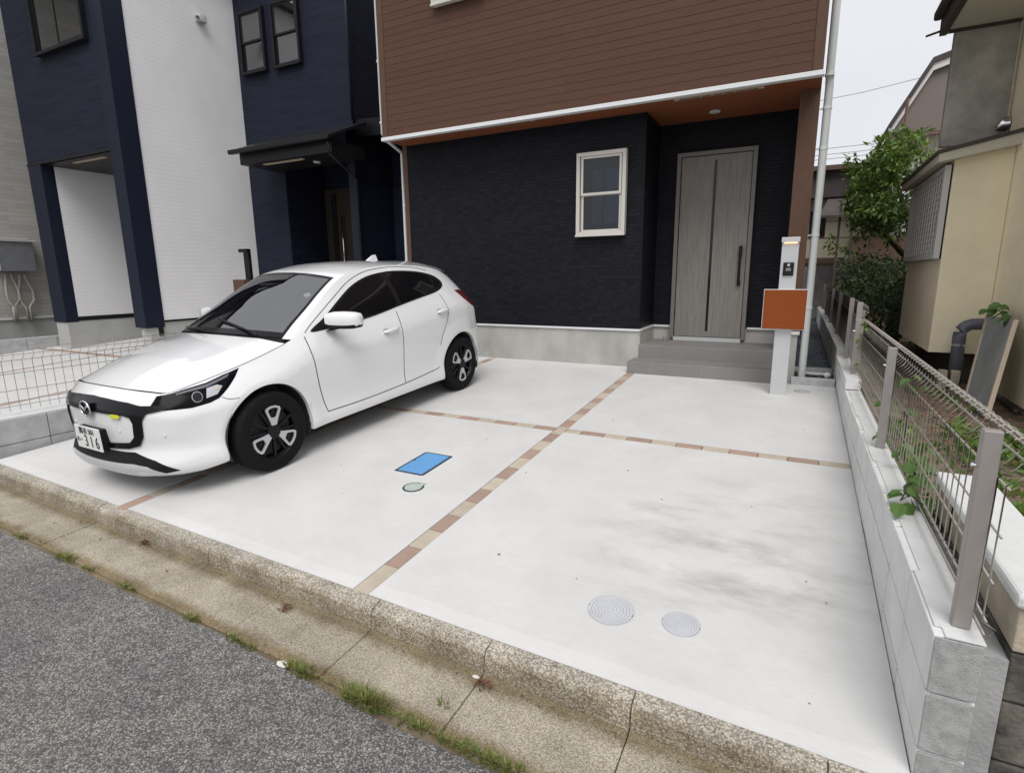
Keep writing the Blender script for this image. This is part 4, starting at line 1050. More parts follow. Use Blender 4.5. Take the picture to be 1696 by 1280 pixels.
# headlights
for fn in (fband, flip(fband)):
    hp = [(s_of_x(.60)-.02, .728), (s_of_x(.66)+.03, .738), (sy(-.42), .770), (sy(-.30), .802), (sy(-.16), .830), (sy(-.21), .782), (sy(-.29), .716), (sy(-.36), .664), (sy(-.42), .645), (sy(-.53), .632), (s_of_x(.66)-.03, .638), (s_of_x(.55), .650)]
    hl = patch('headlight', hp, fn, .002, 'lamp_dark', CAR, .03, .006)
    def ringpoly(c, ra, rb, n=22): return [(c[0]+ra*math.cos(2*math.pi*i/n), c[1]+rb*math.sin(2*math.pi*i/n)) for i in range(n)]
    c1 = (sy(-.49), .692); c2 = (sy(-.395), .700)
    patch('lamp_ring', ringpoly(c1, .036, .034), fn, .006, 'lamp_dim', hl, .02, .006, hole=ringpoly(c1, .030, .028))
    patch('projector_lens', ringpoly(c1, .024, .024), fn, .005, 'tint_glass', hl, .02, .004)
    patch('reflector', [(c2[0]-.045, .675), (c2[0]+.03, .690), (c2[0]+.075, .735), (c2[0]+.04, .748), (c2[0]-.03, .735)], fn, .005, 'lamp_inner', hl, .02, .005)
    patch('indicator', [(c2[0]+.02, .715), (c2[0]+.055, .722), (c2[0]+.062, .735), (c2[0]+.03, .735)], fn, .008, 'vent_beige', hl, .02, .005)
    patch('upper_trim', [(s_of_x(.66)+.06, .733), (sy(-.42), .760), (sy(-.25), .805), (sy(-.27), .785), (sy(-.42), .742), (s_of_x(.66)+.06, .722)], fn, .005, 'grey_pipe', hl, .03, .004)
# grille
SXf = lambda x: math.copysign(s_of_x(abs(x)), x)
def sym(pts):
    return [(SXf(x), z) for x, z in pts]+[(SXf(-x), z) for x, z in reversed(pts) if abs(x) > 1e-6]
outer = sym([(0, .712), (.20, .705), (.40, .690), (.50, .672), (.64, .668), (.66, .645), (.545, .625), (.512, .58), (.498, .47), (.45, .400), (.36, .375), (0, .352)])
inner = sym([(0, .618), (.20, .616), (.37, .614), (.425, .600), (.442, .56), (.428, .465), (.375, .420), (.20, .404), (0, .398)])
gr = patch('grille_surround', outer, fband, .012, 'car_black', CAR, .04, .02, hole=inner)
gp_ = patch('grille_panel', inner, fband, .001, 'car_white', CAR, .04, .01)
patch('yellow_sticker', sym([(0, 0)])[:0] or [(SXf(.245), .603), (SXf(.265), .618), (SXf(.33), .616), (SXf(.35), .604), (SXf(.33), .590), (SXf(.265), .590)], fband, .016, 'yellow', gr, .03, .004)
for x, z in ((.30, .50), (-.30, .50), (.62, .47), (-.62, .47)):
    p, n = fband(SXf(x), z); mb = MB().cyl((0, 0, 0), .010, .005, 'z', 16); rot = Vector((0, 0, 1)).rotation_difference(n).to_matrix(); mb.v = [tuple(rot @ Vector(v)+p) for v in mb.v]; mb.build('sensor', 'plate_white', gp_ if abs(x) < .5 else body)
# lower intake and lip
lowin = sym([(0, .350), (.30, .350), (.40, .352), (.55, .30), (.665, .218), (.60, .208), (.50, .262), (.40, .275), (0, .270)])
patch('lower_intake', lowin, fband, .004, 'car_trim', CAR, .04, .01)
lip = sym([(0, .268), (.40, .272), (.50, .258), (.60, .206), (.40, .178), (0, .174)])
patch('front_lip', lip, fband, .006, 'car_silver', CAR, .04, .01)
# emblem: oval ring with a wing
em = []
ey, ez0 = -.845+.012, .640
mb = MB(); n = 36; ring_ = [(.064*math.cos(2*math.pi*i/n), .052*math.sin(2*math.pi*i/n)) for i in range(n+1)]
mb.tube([(x, ey+.0-.006, ez0+z) for x, z in ring_], .0065, 8, cap=False)
emb = mb.build('emblem_ring', 'chrome', CAR, smooth=True)
mb = MB(); m_ = 16
wing = [(-.060, .016), (-.040, .020), (-.018, .004), (0, -.012), (.018, .004), (.040, .020), (.060, .016)]
mb.tube([(x, ey-.009, ez0+z) for x, z in wing], [.003, .006, .007, .008, .007, .006, .003], 8)
mb.build('emblem_wing', 'chrome', emb, smooth=True)
mb = MB().cyl((0, 0, 0), 1, .006, 'y', 32); mb.v = [(v[0]*.062, ey-.001+v[1], ez0+v[2]*.050) for v in mb.v]; mb.build('emblem_back', 'car_black', emb)
# number plate
PY = -.862; PZ0 = .430
pl = MB().box(-.165, .165, PY, PY+.008, PZ0-.0825, PZ0+.0825).build('number_plate', 'plate_white', CAR, bevel=.002)
B(-.15, .15, PY+.008, PY+.075, PZ0-.07, PZ0+.07).build('plate_bracket', 'car_trim', pl)
def letters(txt, x, z, size, name, m, parent, sx=1.0):
    cu = bpy.data.curves.new(name, 'FONT'); cu.body = txt; cu.size = size; cu.extrude = .0012; cu.align_x = 'CENTER'; cu.align_y = 'CENTER'; cu.offset = .0002
    ob = bpy.data.objects.new(name+'_tmp', cu); COL.objects.link(ob); bpy.context.view_layer.update()
    me = bpy.data.meshes.new_from_object(ob.evaluated_get(bpy.context.evaluated_depsgraph_get())); bpy.data.objects.remove(ob)
    for v in me.vertices: a = v.co.copy(); v.co = (x+a.x*sx, PY-.0016-a.z, z+a.y)
    me.materials.clear(); me.materials.append(M[m]); o = bpy.data.objects.new(name, me); COL.objects.link(o); o.parent = parent; return o
letters('熊谷 501', 0, PZ0+.048, .052, 'plate_lettering', 'plate_green', pl, 1.05)
letters('わ', -.132, PZ0-.022, .042, 'plate_lettering', 'plate_green', pl)
letters('・', -.088, PZ0-.022, .05, 'plate_lettering', 'plate_green', pl)
letters('3', -.028, PZ0-.026, .118, 'plate_lettering', 'plate_green', pl, .8)
letters('1', .045, PZ0-.026, .118, 'plate_lettering', 'plate_green', pl, .8)
letters('6', .118, PZ0-.026, .118, 'plate_lettering', 'plate_green', pl, .8)
# tail lamps
for fn in (fband, flip(fband)):
    tl = [(sy(2.68), 1.142), (sy(2.85), 1.135), (sy(3.0), 1.10), (sy(3.04)+.10, 1.06), (sy(3.04)+.10, .95), (sy(3.02), .925), (sy(2.90), .945), (sy(2.79), 1.03)]
    patch('tail_lamp', tl, fn, .004, 'tail_red', CAR, .04, .006)
# mirrors
for sg in (1, -1):
    r_ = []
    mb = MB(); prof_ = [(-.125, .45), (-.118, .78), (-.07, .96), (.0, 1.0), (.07, .95), (.112, .80), (.125, .50)]
    se = lambda v: math.copysign(abs(v)**.62, v)
    G = []
    for (dx, k) in prof_:
        G.append([Vector((sg*(.935+dx), .745+.055*dx/.12+.082*k*se(math.cos(a))*(1 if math.cos(a) < 0 else .55), 1.070-.006*dx/.12+.070*k*se(math.sin(a)))) for a in np.linspace(0, 2*math.pi, 21)])
    mb.grid(G); mb.f.append(tuple(range(20))); mb.f.append(tuple(6*21+i for i in range(20)))
    mi = mb.build('door_mirror', 'car_white', CAR, smooth=True, angle=55)
    MB().hexa([(sg*.765, .66, .972), (sg*.84, .68, .985), (sg*.84, .76, .985), (sg*.765, .78, .972)], [(sg*.83, .68, 1.015), (sg*.92, .69, 1.01), (sg*.92, .76, 1.01), (sg*.83, .77, 1.015)]).build('mirror_foot', 'car_trim', mi, bevel=.008)
    mb = MB(); mb.grid([[Vector((sg*(.935+dx*.985), .746+.055*dx/.12+.0825*k*se(math.cos(a))*(1 if math.cos(a) < 0 else .55), 1.066-.006*dx/.12+.072*k*se(math.sin(a)))) for a in np.linspace(math.pi*1.10, math.pi*1.9, 13)] for dx, k in prof_]); mb.build('mirror_underside', 'car_trim', mi, smooth=True)
# handles
for sg, fn in ((1, fband), (-1, flip(fband))):
    for y, z in ((1.405, .872), (2.255, .955)):
        P3 = []; 
        for d_, o_ in ((-.098, .004), (-.085, .022), (-.04, .030), (.04, .030), (.085, .024), (.098, .004)):
            p, n = fn(sy(y)+d_, z+d_*.06); P3.append(p+n*o_)
        hb = MB().tube(P3, [.010, .014, .015, .015, .014, .010], 10); hb.build('door_handle', 'car_white', CAR, smooth=True)
        rc = [(sy(y)-.055+.045*math.cos(a), z+.004+.030*math.sin(a)) for a in np.linspace(0, 2*math.pi, 20)[:-1]]
        patch('handle_recess_shade', rc, fn, .0015, 'handle_shade', CAR, .03, .002)  # flat grey oval: shade of the handle hollow put into colour
# wheels
def wheel(x, y, sg, rot):
    R_ = .312
    w = CAR
    prof = [(.0, .214), (.005, .222), (-.002, .245), (.004, .275), (-.004, .298), (-.028, .309), (-.06, .312), (-.13, .312), (-.165, .305), (-.185, .28), (-.185, .20)]
    G = [[Vector((x+sg*dx, y+rr*math.cos(a), .312+rr*math.sin(a))) for a in np.linspace(0, 2*math.pi, 49)] for dx, rr in prof]
    ty = MB().grid(G).build('tyre', 'rubber', w, smooth=True)
    pr_ = [(-.002, .216), (.003, .212), (-.004, .206), (-.020, .200), (-.030, .192)]
    rim = MB().grid([[Vector((x+sg*dx, y+rr*math.cos(a), .312+rr*math.sin(a))) for a in np.linspace(0, 2*math.pi, 49)] for dx, rr in pr_]).build('rim', 'rim_black', ty, smooth=True)
    MB().cyl((x-sg*.07, y, .312), .185, sg*.006, 'x', 40).build('brake_disc', 'cabin', rim)
    MB().cyl((x-sg*.03, y, .312), .058, sg*.028, 'x', 28).build('hub_cap', 'rim_black', rim, bevel=.006)
    def pol(r, a): return (y+r*math.cos(a), .312+r*math.sin(a))
    mb = MB()
    for k in range(12):
        a = rot+math.pi/6*k
        mb.prism([pol(.05, a-.16), pol(.200, a-.05), pol(.200, a+.05), pol(.05, a+.16)], 'x', x-sg*.034, x-sg*.014)
    mb.build('spokes', 'rim_black', rim)
    for k in range(3):
        a = rot+2*math.pi/3*k
        out = [pol(.056, a-.40), pol(.080, a-.36), pol(.180, a-.37), pol(.197, a-.31), pol(.203, a-.1), pol(.203, a+.1), pol(.197, a+.31), pol(.180, a+.37), pol(.080, a+.36), pol(.056, a+.40)]
        inn = [pol(.112, a-.16), pol(.122, a-.225), pol(.172, a-.275), pol(.182, a-.235), pol(.187, a-.08), pol(.187, a+.08), pol(.182, a+.235), pol(.172, a+.275), pol(.122, a+.225), pol(.112, a+.16)]
        mb = MB(); n = len(out); xa, xb = x-sg*.010, x+sg*.004
        mb.grid([[(xb, *q_) for q_ in out+out[:1]], [(xb, *q_) for q_ in inn+inn[:1]]]); mb.grid([[(xa, *q_) for q_ in out+out[:1]], [(xb, *q_) for q_ in out+out[:1]]]); mb.grid([[(xa, *q_) for q_ in inn+inn[:1]], [(xb, *q_) for q_ in inn+inn[:1]]])
        sp = mb.build('silver_insert', 'rim_silver', rim)
        MB().prism(inn, 'x', x-sg*.022, x-sg*.019).build('insert_back', 'car_black', sp)
for sg in (1, -1):
    wheel(sg*.832, 0, sg, math.radians(86)); wheel(sg*.832, 2.57, sg, math.radians(147))
# wheel wells, underbody, cabin
for sg in (1, -1):
    for yc in (0, 2.57):
        mb = MB(); G = []
        for x in (.56, .805): G.append([Vector((sg*x, yc+(RA+.004)*math.cos(a), .315+(RA+.004)*math.sin(a))) for a in np.linspace(-.35, math.pi+.35, 30)])
        mb.grid(G); mb.box(sg*.56 if sg > 0 else -.57, .57 if sg > 0 else -.56, yc-RA, yc+RA, .2, .69)
        mb.build('wheel_well', 'cabin', CAR)
B(-.74, .74, .36, 2.2, .19, .26).build('floor_pan', 'cabin', CAR); B(-.5, .5, -.62, 3.05, .22, .27).build('under_tray', 'cabin', CAR)
B(-.55, .55, -.66, .30, .27, .70).build('engine_bay', 'cabin', CAR)
mb = MB(); G = []
for i in range(21):
    u = -1+2*i/20; G.append([Vector((.68*u, .30, .80)), Vector((.68*u, .42+.0*u, .955+.02*(1-u*u))), Vector((.68*u, .62, .985+.01*(1-u*u))), Vector((.68*u, .82, .96)), Vector((.68*u, .92, .88)), Vector((.66*u, .90, .60))])
mb.grid(G).build('dashboard', 'cabin', CAR, smooth=True)
for x in (-.35, .35):
    st_ = MB().hexa([(x-.24, 1.15, .40), (x+.24, 1.15, .40), (x+.24, 1.65, .38), (x-.24, 1.65, .38)], [(x-.24, 1.12, .56), (x+.24, 1.12, .56), (x+.24, 1.68, .52), (x-.24, 1.68, .52)]).hexa([(x-.23, 1.55, .5), (x+.23, 1.55, .5), (x+.23, 1.70, .5), (x-.23, 1.70, .5)], [(x-.19, 1.78, 1.10), (x+.19, 1.78, 1.10), (x+.19, 1.87, 1.08), (x-.19, 1.87, 1.08)]).build('seat', 'cabin', CAR, bevel=.03)
    B(x-.12, x+.12, 1.80, 1.89, 1.12, 1.30).build('headrest', 'cabin', st_, bevel=.03)
MB().tube([(-.35+.18*math.cos(a), .98+.06*math.sin(a), .93+.165*math.sin(a)) for a in np.linspace(0, 2*math.pi, 25)], .014, 8, cap=False).build('steering_wheel', 'car_trim', CAR, smooth=True)
mb = MB().grid([[top(HY+.02+(2.6-HY)*j/20, -.97+1.94*i/20)+Vector((0, 0, -.03)) for i in range(21)] for j in range(21)]); mb.build('headliner', 'cabin_light', CAR, smooth=True)
p = top(.93, 0); B(-.10, .10, p.y+.04, p.y+.06, p.z-.09, p.z-.035).build('rear_view_mirror', 'car_trim', CAR, bevel=.008)
B(-.10, .10, p.y-.06, p.y+.03, p.z-.055, p.z-.02).build('camera_housing', 'car_trim', CAR, bevel=.01)
q_ = topo(.80, .80, -.006)
mb = MB().cyl((0, 0, 0), .03, .001, 'z', 20); n_ = topo(.80, .80, 1)-topo(.80, .80, 0); rot = Vector((0, 0, 1)).rotation_difference(n_).to_matrix(); mb.v = [tuple(rot @ Vector(v)+q_) for v in mb.v]; mb.build('windscreen_sticker', 'plate_white', CAR)
mb = mirror(MB().grid([[side(y, t)+Vector((-.03, 0, 0)) for t in (-.6, 0, .5, .97)] for y in np.linspace(.5, 2.7, 20)])); mb.build('cabin_lining', 'cabin', CAR, recalc=False)
B(-.7, .7, 2.15, 2.25, .4, 1.15).build('rear_seat', 'cabin', CAR)

# ------------------------------------------------------------------ cream house on the right
C = thing('cream_house', (4.5, 4, .2), 'cream stucco house with a latticed bay window and a grey stucco upper box', 'house')
XM = 3.506
B(XM, 9, .6, 3.2, .255, 3.75).build('wall', 'cream_wall', C)
B(XM, 9, 3.2, 6.5, .255, 2.60).build('wall', 'cream_wall', C)
B(XM+.05, 9, .65, 6.4, -.1, .255).build('foundation', 'mortar', C)
B(3.05, XM-.002, 2.637, 4.66, .533, 2.56).build('bay', 'cream_wall', C, bevel=.006)
B(3.30, XM-.01, 2.80, 4.6, .0, .533).build('shaded_bay_base', 'dark_wood', C)  # recessed base coloured dark for the shaded gap under the bay
MB().hexa([(2.88, 2.48, 2.47), (XM, 2.48, 2.60), (XM, 4.8, 2.60), (2.88, 4.8, 2.47)], [(2.88, 2.48, 2.505), (XM, 2.48, 2.635), (XM, 4.8, 2.635), (2.88, 4.8, 2.505)]).build('bay_roof', 'dark_wood', C)
MB().hexa([(2.895, 2.495, 2.395), (XM, 2.495, 2.50), (XM, 4.78, 2.50), (2.895, 4.78, 2.395)], [(2.895, 2.495, 2.47), (XM, 2.495, 2.60), (XM, 4.78, 2.60), (2.895, 4.78, 2.47)]).build('bay_fascia', 'cream_soffit', C)
B(2.99, XM-.001, 3.13, 3.22, 2.64, 3.745).build('upper_box', 'grey_stucco', C, bevel=.004)
B(2.93, 9.4, .3, 3.22, 3.75, 3.80).build('soffit', 'cream_soffit', C)
B(2.87, 2.93, .3, 3.22, 3.74, 3.98).build('eaves_board', 'dark_wood', C)
B(2.80, 2.87, .3, 3.2, 3.88, 3.97).build('eaves_gutter', 'roof_dark', C, bevel=.02)
MB().hexa([(2.93, .3, 3.80), (9.4, .3, 3.80), (9.4, 3.22, 3.80), (2.93, 3.22, 3.80)], [(2.93, .3, 3.97), (9.4, .3, 3.97), (7.5, 1.9, 4.5), (4.5, 1.9, 4.5)]).build('roof', 'roof_dark', C)
B(2.935, XM, 3.09, 3.135, 3.725, 3.75).build('soffit_trim', 'dark_wood', C)
MB().tube([(2.86, 3.13, 3.76), (2.74, 3.05, 3.71)], .012, 6).build('gutter_rod', 'dark_wood', C)
MB().tube([(XM-.012, 2.98, .95), (XM-.012, 3.0, 3.7)], .007, 6).build('cable', 'conduit', C)
B(XM-.03, XM-.002, 2.70, 2.76, 1.25, 1.42).build('cable_bracket', 'board_edge', C)
lt = thing('lattice_window', (2.99, 3.6, 1.5), 'white lattice screen over the bay window of the cream house', 'window screen')
y0, y1, z0, z1 = 2.66, 4.56, 1.485, 2.385
mb = MB().box(2.985, 3.035, y0, y0+.05, z0, z1).box(2.985, 3.035, y1-.05, y1, z0, z1).box(2.985, 3.035, y0+.05, y1-.05, z1-.05, z1).box(2.985, 3.035, y0+.05, y1-.05, z0, z0+.05); mb.build('frame', 'lattice', lt)
for k in range(13): yy = y0+.05+(y1-y0-.1)*(k+.5)/13; B(2.992, 3.004, yy-.015, yy+.015, z0+.05, z1-.05).build('slat', 'lattice', lt)
for k in range(13): zz = z0+.05+(z1-z0-.1)*(k+.5)/13; B(3.006, 3.018, y0+.05, y1-.05, zz-.011, zz+.011).build('slat', 'lattice', lt)
B(3.04, 3.048, y0, y1, z0, z1).build('window_pane', 'frame_dark', lt)
vh = thing('round_vent', (XM-.06, 3.02, 2.77), 'round steel vent hood on the cream wall', 'vent')
mb = MB(); G = []
for i in range(13):
    a = 2*math.pi*i/12; G.append([(XM-.01, 3.0+.075*math.cos(a), 2.775+.075*math.sin(a)), (XM-.06, 3.0+.07*math.cos(a), 2.775+.07*math.sin(a)), (XM-.10, 3.0+.05*math.cos(a), 2.765+.05*math.sin(a)), (XM-.115, 3.0+.01*math.cos(a), 2.76+.01*math.sin(a))])
mb.grid(G).build('hood', 'chrome', vh, smooth=True)
pp = thing('drain_pipe', (3.25, 2.30, .2), 'thick grey drain pipe with an elbow below the bay window', 'pipe')
MB().tube([(3.265, 2.45, .15), (3.25, 2.45, .72)]+[(3.25+.11*(1-math.cos(a)), 2.45, .74+.11*math.sin(a)) for a in np.linspace(.2, math.pi/2, 7)]+[(3.52, 2.45, .85)], .056, 16).build('pipe', 'grey_pipe', pp, smooth=True)
MB().cyl((3.254, 2.45, .63), .060, .022, 'z', 16).build('clamp', 'chrome', pp)
for dx in (0, .1): B(3.10+dx, 3.17+dx, 2.28, 2.36, .1, .40).build('post_stub', 'old_block_pale', pp, bevel=.006)
bd = thing('leaning_board', (3.25, 1.55, .2), 'grey board with pale edges leaning against the cream house', 'board')
bq = lambda a, b, d: MB().hexa([(3.24-d, a, .18), (3.26, a, .18), (3.26, b, .18), (3.24-d, b, .18)], [(3.38-d, a*1.13+.07, .97), (3.40, a*1.13+.07, .97), (3.40, b*1.13+.07, .95), (3.38-d, b*1.13+.07, .95)])
bq(1.22, 1.86, 0).build('sheet', 'board_grey', bd)
for a, b in ((1.195, 1.22), (1.86, 1.885)): bq(a, b, .012).build('edge_batten', 'board_edge', bd)

# ------------------------------------------------------------------ background houses
fh = thing('far_house', (4, 15, 0), 'far cream house with a dark brown balcony band', 'house')
B(1.6, 9, 14, 20, -.3, 3.35).build('wall', 'far_cream', fh)
B(1.5, 9.1, 13.4, 20, 3.35, 4.02).build('balcony', 'roof_dark', fh)
B(1.4, 9.2, 13.2, 20.3, 4.02, 4.14).build('roof', 'brown_sheet', fh)
for z in (2.3, 2.75): B(1.6, 9, 13.985, 14, z, z+.015).build('siding_joint', 'far_soffit', fh)
B(1.9, 2.3, 13.95, 14.0, 2.35, 3.05).build('window', 'frame_dark', fh)
B(1.6, 4, 13.7, 14, 1.6, 1.75).build('porch_roof', 'brown_sheet', fh)
sh = thing('brown_shed', (3.8, 10.6, 0), 'dark brown sheet clad shed behind the hedge', 'shed')
for k in range(9): B(2.75+k*.36, 2.75+k*.36+.352, 10.6, 10.65, 0, 2.15).build('panel', 'brown_sheet', sh, bevel=.01)
B(2.76, 6, 10.651, 12.5, 0, 2.1).build('wall', 'brown_sheet', sh)
for x in (2.45, 2.70): B(x, x+.05, 10.4, 10.45, 0, 2.9).build('post', 'dark_wood', sh)
MB().hexa([(2.05, 10.2, 2.55), (3.9, 10.2, 2.55), (3.9, 12.2, 3.1), (2.25, 12.2, 3.1)], [(2.05, 10.2, 2.6), (3.9, 10.2, 2.6), (3.9, 12.2, 3.16), (2.25, 12.2, 3.16)]).build('lean_to_roof', 'dark_wood', sh)
gh = thing('gabled_house', (5, 12, 0), 'white house with a brown gable roof and overhanging eaves behind the tree', 'house')
B(3.62, 7.2, 11.4, 16, -.3, 5.0).build('wall', 'far_white', gh)
for (a, b, m_, nm, dz) in ((0, .10, 'roof_dark', 'roof', .0), (-.14, -.004, 'far_white', 'barge_board', 0)):
    mb = MB().prism([(3.28, 4.42+a), (3.92, 5.62+a), (4.25, 5.72+a), (7.4, 5.72+a), (7.4, 5.72+b), (4.22, 5.72+b), (3.88, 5.62+b), (3.24, 4.42+b)], 'y', 10.8 if nm == 'roof' else 10.84, 16 if nm == 'roof' else 10.9); mb.build(nm, m_, gh)
MB().prism([(3.30, 4.38), (3.93, 5.54), (4.25, 5.62), (7.3, 5.62), (7.3, 4.3), (3.66, 4.3)], 'y', 10.95, 15.9).build('eaves_soffit', 'far_soffit', gh)
rl = thing('balcony_rail', (3.8, 9.9, 3.5), 'rusty brown balcony railing above the tree', 'railing')
MB().box(3.02, 4.2, 9.8, 9.84, 4.02, 4.07).box(3.02, 3.06, 9.8, 9.84, 3.2, 4.02).build('frame', 'rust_rail', rl)
for k in range(8): B(3.17+k*.13, 3.185+k*.13, 9.8, 9.82, 3.2, 4.02).build('baluster', 'rust_rail', rl)
MB().tube([(3.40, 9.85, 3.3), (3.42, 9.85, 4.75)], .03, 6).build('pole', 'rust_rail', rl)
ew = thing('back_wall', (2.0, 12, .3), 'grey block wall closing the far end of the passage', 'wall')
for c in range(8):
    for k in range(3): B(1.45+k*.4+.004, 1.85+k*.4-.004, 12.0, 12.12, -.1+c*.2+.003, .1+c*.2-.003).build('block', 'block_grey', ew, bevel=.005)
for k, (z, dz) in enumerate(((6.86, .1), (6.60, .1), (6.40, .12), (6.11, .08), (8.9, .55))):
    tag(MB().tube([(1, 26, z), (3.5, 26, z+dz*.3), (6.5, 26, z+dz)], .011, 4).build('power_line', 'wire'), ('highest of four level cables crossing the sky', 'second highest of the four level cables', 'third of the four level cables in the sky', 'lowest of the four level cables, just above the far roof', 'single sagging cable high above the other four')[k], 'cable', 'overhead cables')

# ------------------------------------------------------------------ vegetation
def leaf(mb, c, d, n, L, Wd, fold=.25):
    d = d.normalized(); sd_ = d.cross(n).normalized(); n = sd_.cross(d)
    b = c-d*L*.5; t = c+d*L*.5; mdl = c-n*fold*Wd*.5
    k = len(mb.v); mb.v += [tuple(b), tuple(c+sd_*Wd*.5), tuple(t-n*fold*Wd*.6), tuple(c-sd_*Wd*.5), tuple(mdl)]
    mb.f += [(k, k+1, k+4), (k+1, k+2, k+4), (k+2, k+3, k+4), (k+3, k, k+4)]
def broad_leaf(mb, c, d, n, L, Wd):
    d = d.normalized(); sd_ = d.cross(n).normalized(); n = sd_.cross(d); k = len(mb.v)
    out = [(-.5, 0), (-.42, .30), (-.15, .50), (.10, .40), (.16, .46), (.36, .22), (.52, 0), (.36, -.22), (.16, -.46), (.10, -.40), (-.15, -.50), (-.42, -.30)]
    mb.v += [tuple(c+d*a*L+sd_*b*Wd+n*(abs(b)*.28*Wd-.25*L*(a+.5)**2*.5)) for a, b in out]; mb.v.append(tuple(c-n*.02*L))
    mb.f += [(k+i, k+(i+1) % 12, k+12) for i in range(12)]
def rv(): 
    while True:
        v = Vector((random.uniform(-1, 1), random.uniform(-1, 1), random.uniform(-1, 1)))
        if 0.05 < v.length < 1: return v
def cluster(mb, c, r, n, L, flat=.6):
    for _ in range(n):
        o = rv(); o *= r; d = (o.normalized()+rv()*.6+Vector((0, 0, -.15)))
        leaf(mb, c+o, d, Vector((random.gauss(0, flat), random.gauss(0, flat), 1)), L*random.uniform(.6, 1.25), L*random.uniform(.35, .5))
tr = thing('broadleaf_tree', (3.25, 6.9, .2), 'leaning broadleaf tree with glossy leaves between the two right hand houses', 'tree')
br = MB().tube([(3.22, 6.6, .15), (3.30, 6.65, .8), (3.42, 6.7, 1.4), (3.30, 6.8, 2.1), (3.05, 6.8, 2.8)], [.10, .085, .07, .05, .025], 8)
br.tube([(3.28, 6.6, .7), (3.55, 6.8, 1.5), (3.6, 7.0, 2.3)], [.07, .05, .02], 7); br.tube([(3.38, 6.7, 1.5), (2.9, 6.5, 2.0), (2.55, 6.4, 2.2)], [.05, .03, .012], 6); br.tube([(3.3, 6.8, 2.0), (3.4, 6.7, 2.9), (3.2, 6.6, 3.4)], [.04, .025, .01], 6)
br.build('trunk', 'bark', tr, smooth=True)
mb = MB()
tips = []
for i in range(120):
    while True:
        v = rv(); c_ = Vector((3.0+.66*v.x, 6.7+.8*v.y, 2.68+.80*v.z))
        if v.length > .35 and not (v.z > .4 and v.x < -.45): break
    tips.append(c_); cluster(mb, c_, random.uniform(.12, .24), 42, .105)
for c_ in ((2.38, 6.4, 3.05), (2.42, 6.4, 2.95), (2.35, 6.4, 3.12), (2.2, 6.3, 1.85), (2.3, 6.3, 1.75), (2.45, 6.4, 1.7), (3.0, 6.5, 3.5), (3.3, 6.6, 3.45), (2.75, 6.5, 3.3)): cluster(mb, Vector(c_), .13, 22, .11)
mb.build('crown', 'leaf_tree', tr, recalc=False)
hg = thing('evergreen_hedge', (2.9, 7, .2), 'dark evergreen hedge filling the ground behind the wire fence', 'hedge')
mb = MB()
for i in range(260):
    c_ = Vector((random.uniform(2.55, 3.6), random.uniform(4.9, 9.6), 0)); top_ = .9+.55*min(1, (c_.y-4.6)/2.5)+.1*math.sin(c_.y*3); c_.z = .15+top_*random.random()**.6
    cluster(mb, c_, .2, 34, .08)
mb.build('foliage', 'leaf_dark', hg, recalc=False)
mbs = MB()
for y in (5.4, 6.2, 7.2, 8.3): mbs.tube([(3.0, y, .1), (3.02, y, .9)], [.03, .015], 6)
mbs.build('stems', 'bark', hg)
def ground_cover(name, spots, m, L, label):
    mb = MB()
    for (x, y, z, r, n) in spots:
        for _ in range(n):
            o = rv()*r; o.z = abs(o.z)*.55; leaf(mb, Vector((x, y, z))+o, Vector((o.x, o.y, random.uniform(-.1, .5))), Vector((random.gauss(0, .4), random.gauss(0, .4), 1)), L*random.uniform(.5, 1.2), L*random.uniform(.4, .75))
    return tag(mb.build(name, m, recalc=False), label, 'weeds', kind='stuff')
sp = [(random.uniform(2.75, 3.4), random.uniform(-2.2, .8), .2, .16, 26) for _ in range(40)]+[(random.uniform(2.6, 3.3), random.uniform(.8, 5.2), .2, .12, 12) for _ in range(22)]+[(random.uniform(2.42, 2.6), random.uniform(-1.4, 1.6), .22, .10, 12) for _ in range(16)]
ground_cover('ground_weeds', sp, 'leaf_weed', .075, 'low green weeds covering the soil behind the wire fence')
mb = MB()
for i in range(2600):
    x, y = random.uniform(2.4, 3.5), random.uniform(-2.2, 5.5); s = random.uniform(.012, .03); a = random.uniform(0, 6.3)
    leaf(mb, Vector((x, y, .215+random.uniform(-.01, .03))), Vector((math.cos(a), math.sin(a), random.uniform(-.3, .3))), Vector((random.gauss(0, .4), random.gauss(0, .4), 1)), s*2, s)
tag(mb.build('fallen_leaves', 'dead_leaf', recalc=False), 'brown fallen leaves on the soil behind the fence', 'leaves', kind='stuff')
def vine(base, pts, label, L=.075, n=9, m='leaf_vine', spread=.06, name='vine'):
    t = thing(name, base, label, 'plant')
    MB().tube(pts, .0035, 5).build('stem', 'bark' if m != 'grass' else 'grass', t)
    mb = MB()
    for p in pts[1:]:
        for _ in range(n):
            o = rv()*spread; q_ = L*random.uniform(.55, 1.1); broad_leaf(mb, Vector(p)+o, Vector((o.x, o.y, o.z*.4-.02)), Vector((random.gauss(-.3, .4), random.gauss(-.3, .4), 1)), q_, q_*.85)
    mb.build('leaves', m, t, recalc=False)
vine((2.36, -1.58, .3), [(2.37, -1.55, .2), (2.36, -1.55, .36), (2.31, -1.60, .40), (2.27, -1.66, .39), (2.33, -1.50, .44), (2.36, -1.42, .50)], 'broad leaved vine spilling over the block wall through the fence', .085, 5, spread=.085)
vine((2.38, -.95, .25), [(2.40, -1.0, .2), (2.36, -1.02, .45), (2.35, -1.05, .62), (2.36, -.98, .80)], 'young vine shoot climbing the fence between two posts', .07, 4, spread=.05)
vine((2.36, -.5, .3), [(2.38, -.45, .25), (2.34, -.52, .42), (2.30, -.60, .40), (2.33, -.52, .58)], 'small weed beside the middle fence post', .06, 4, spread=.05)
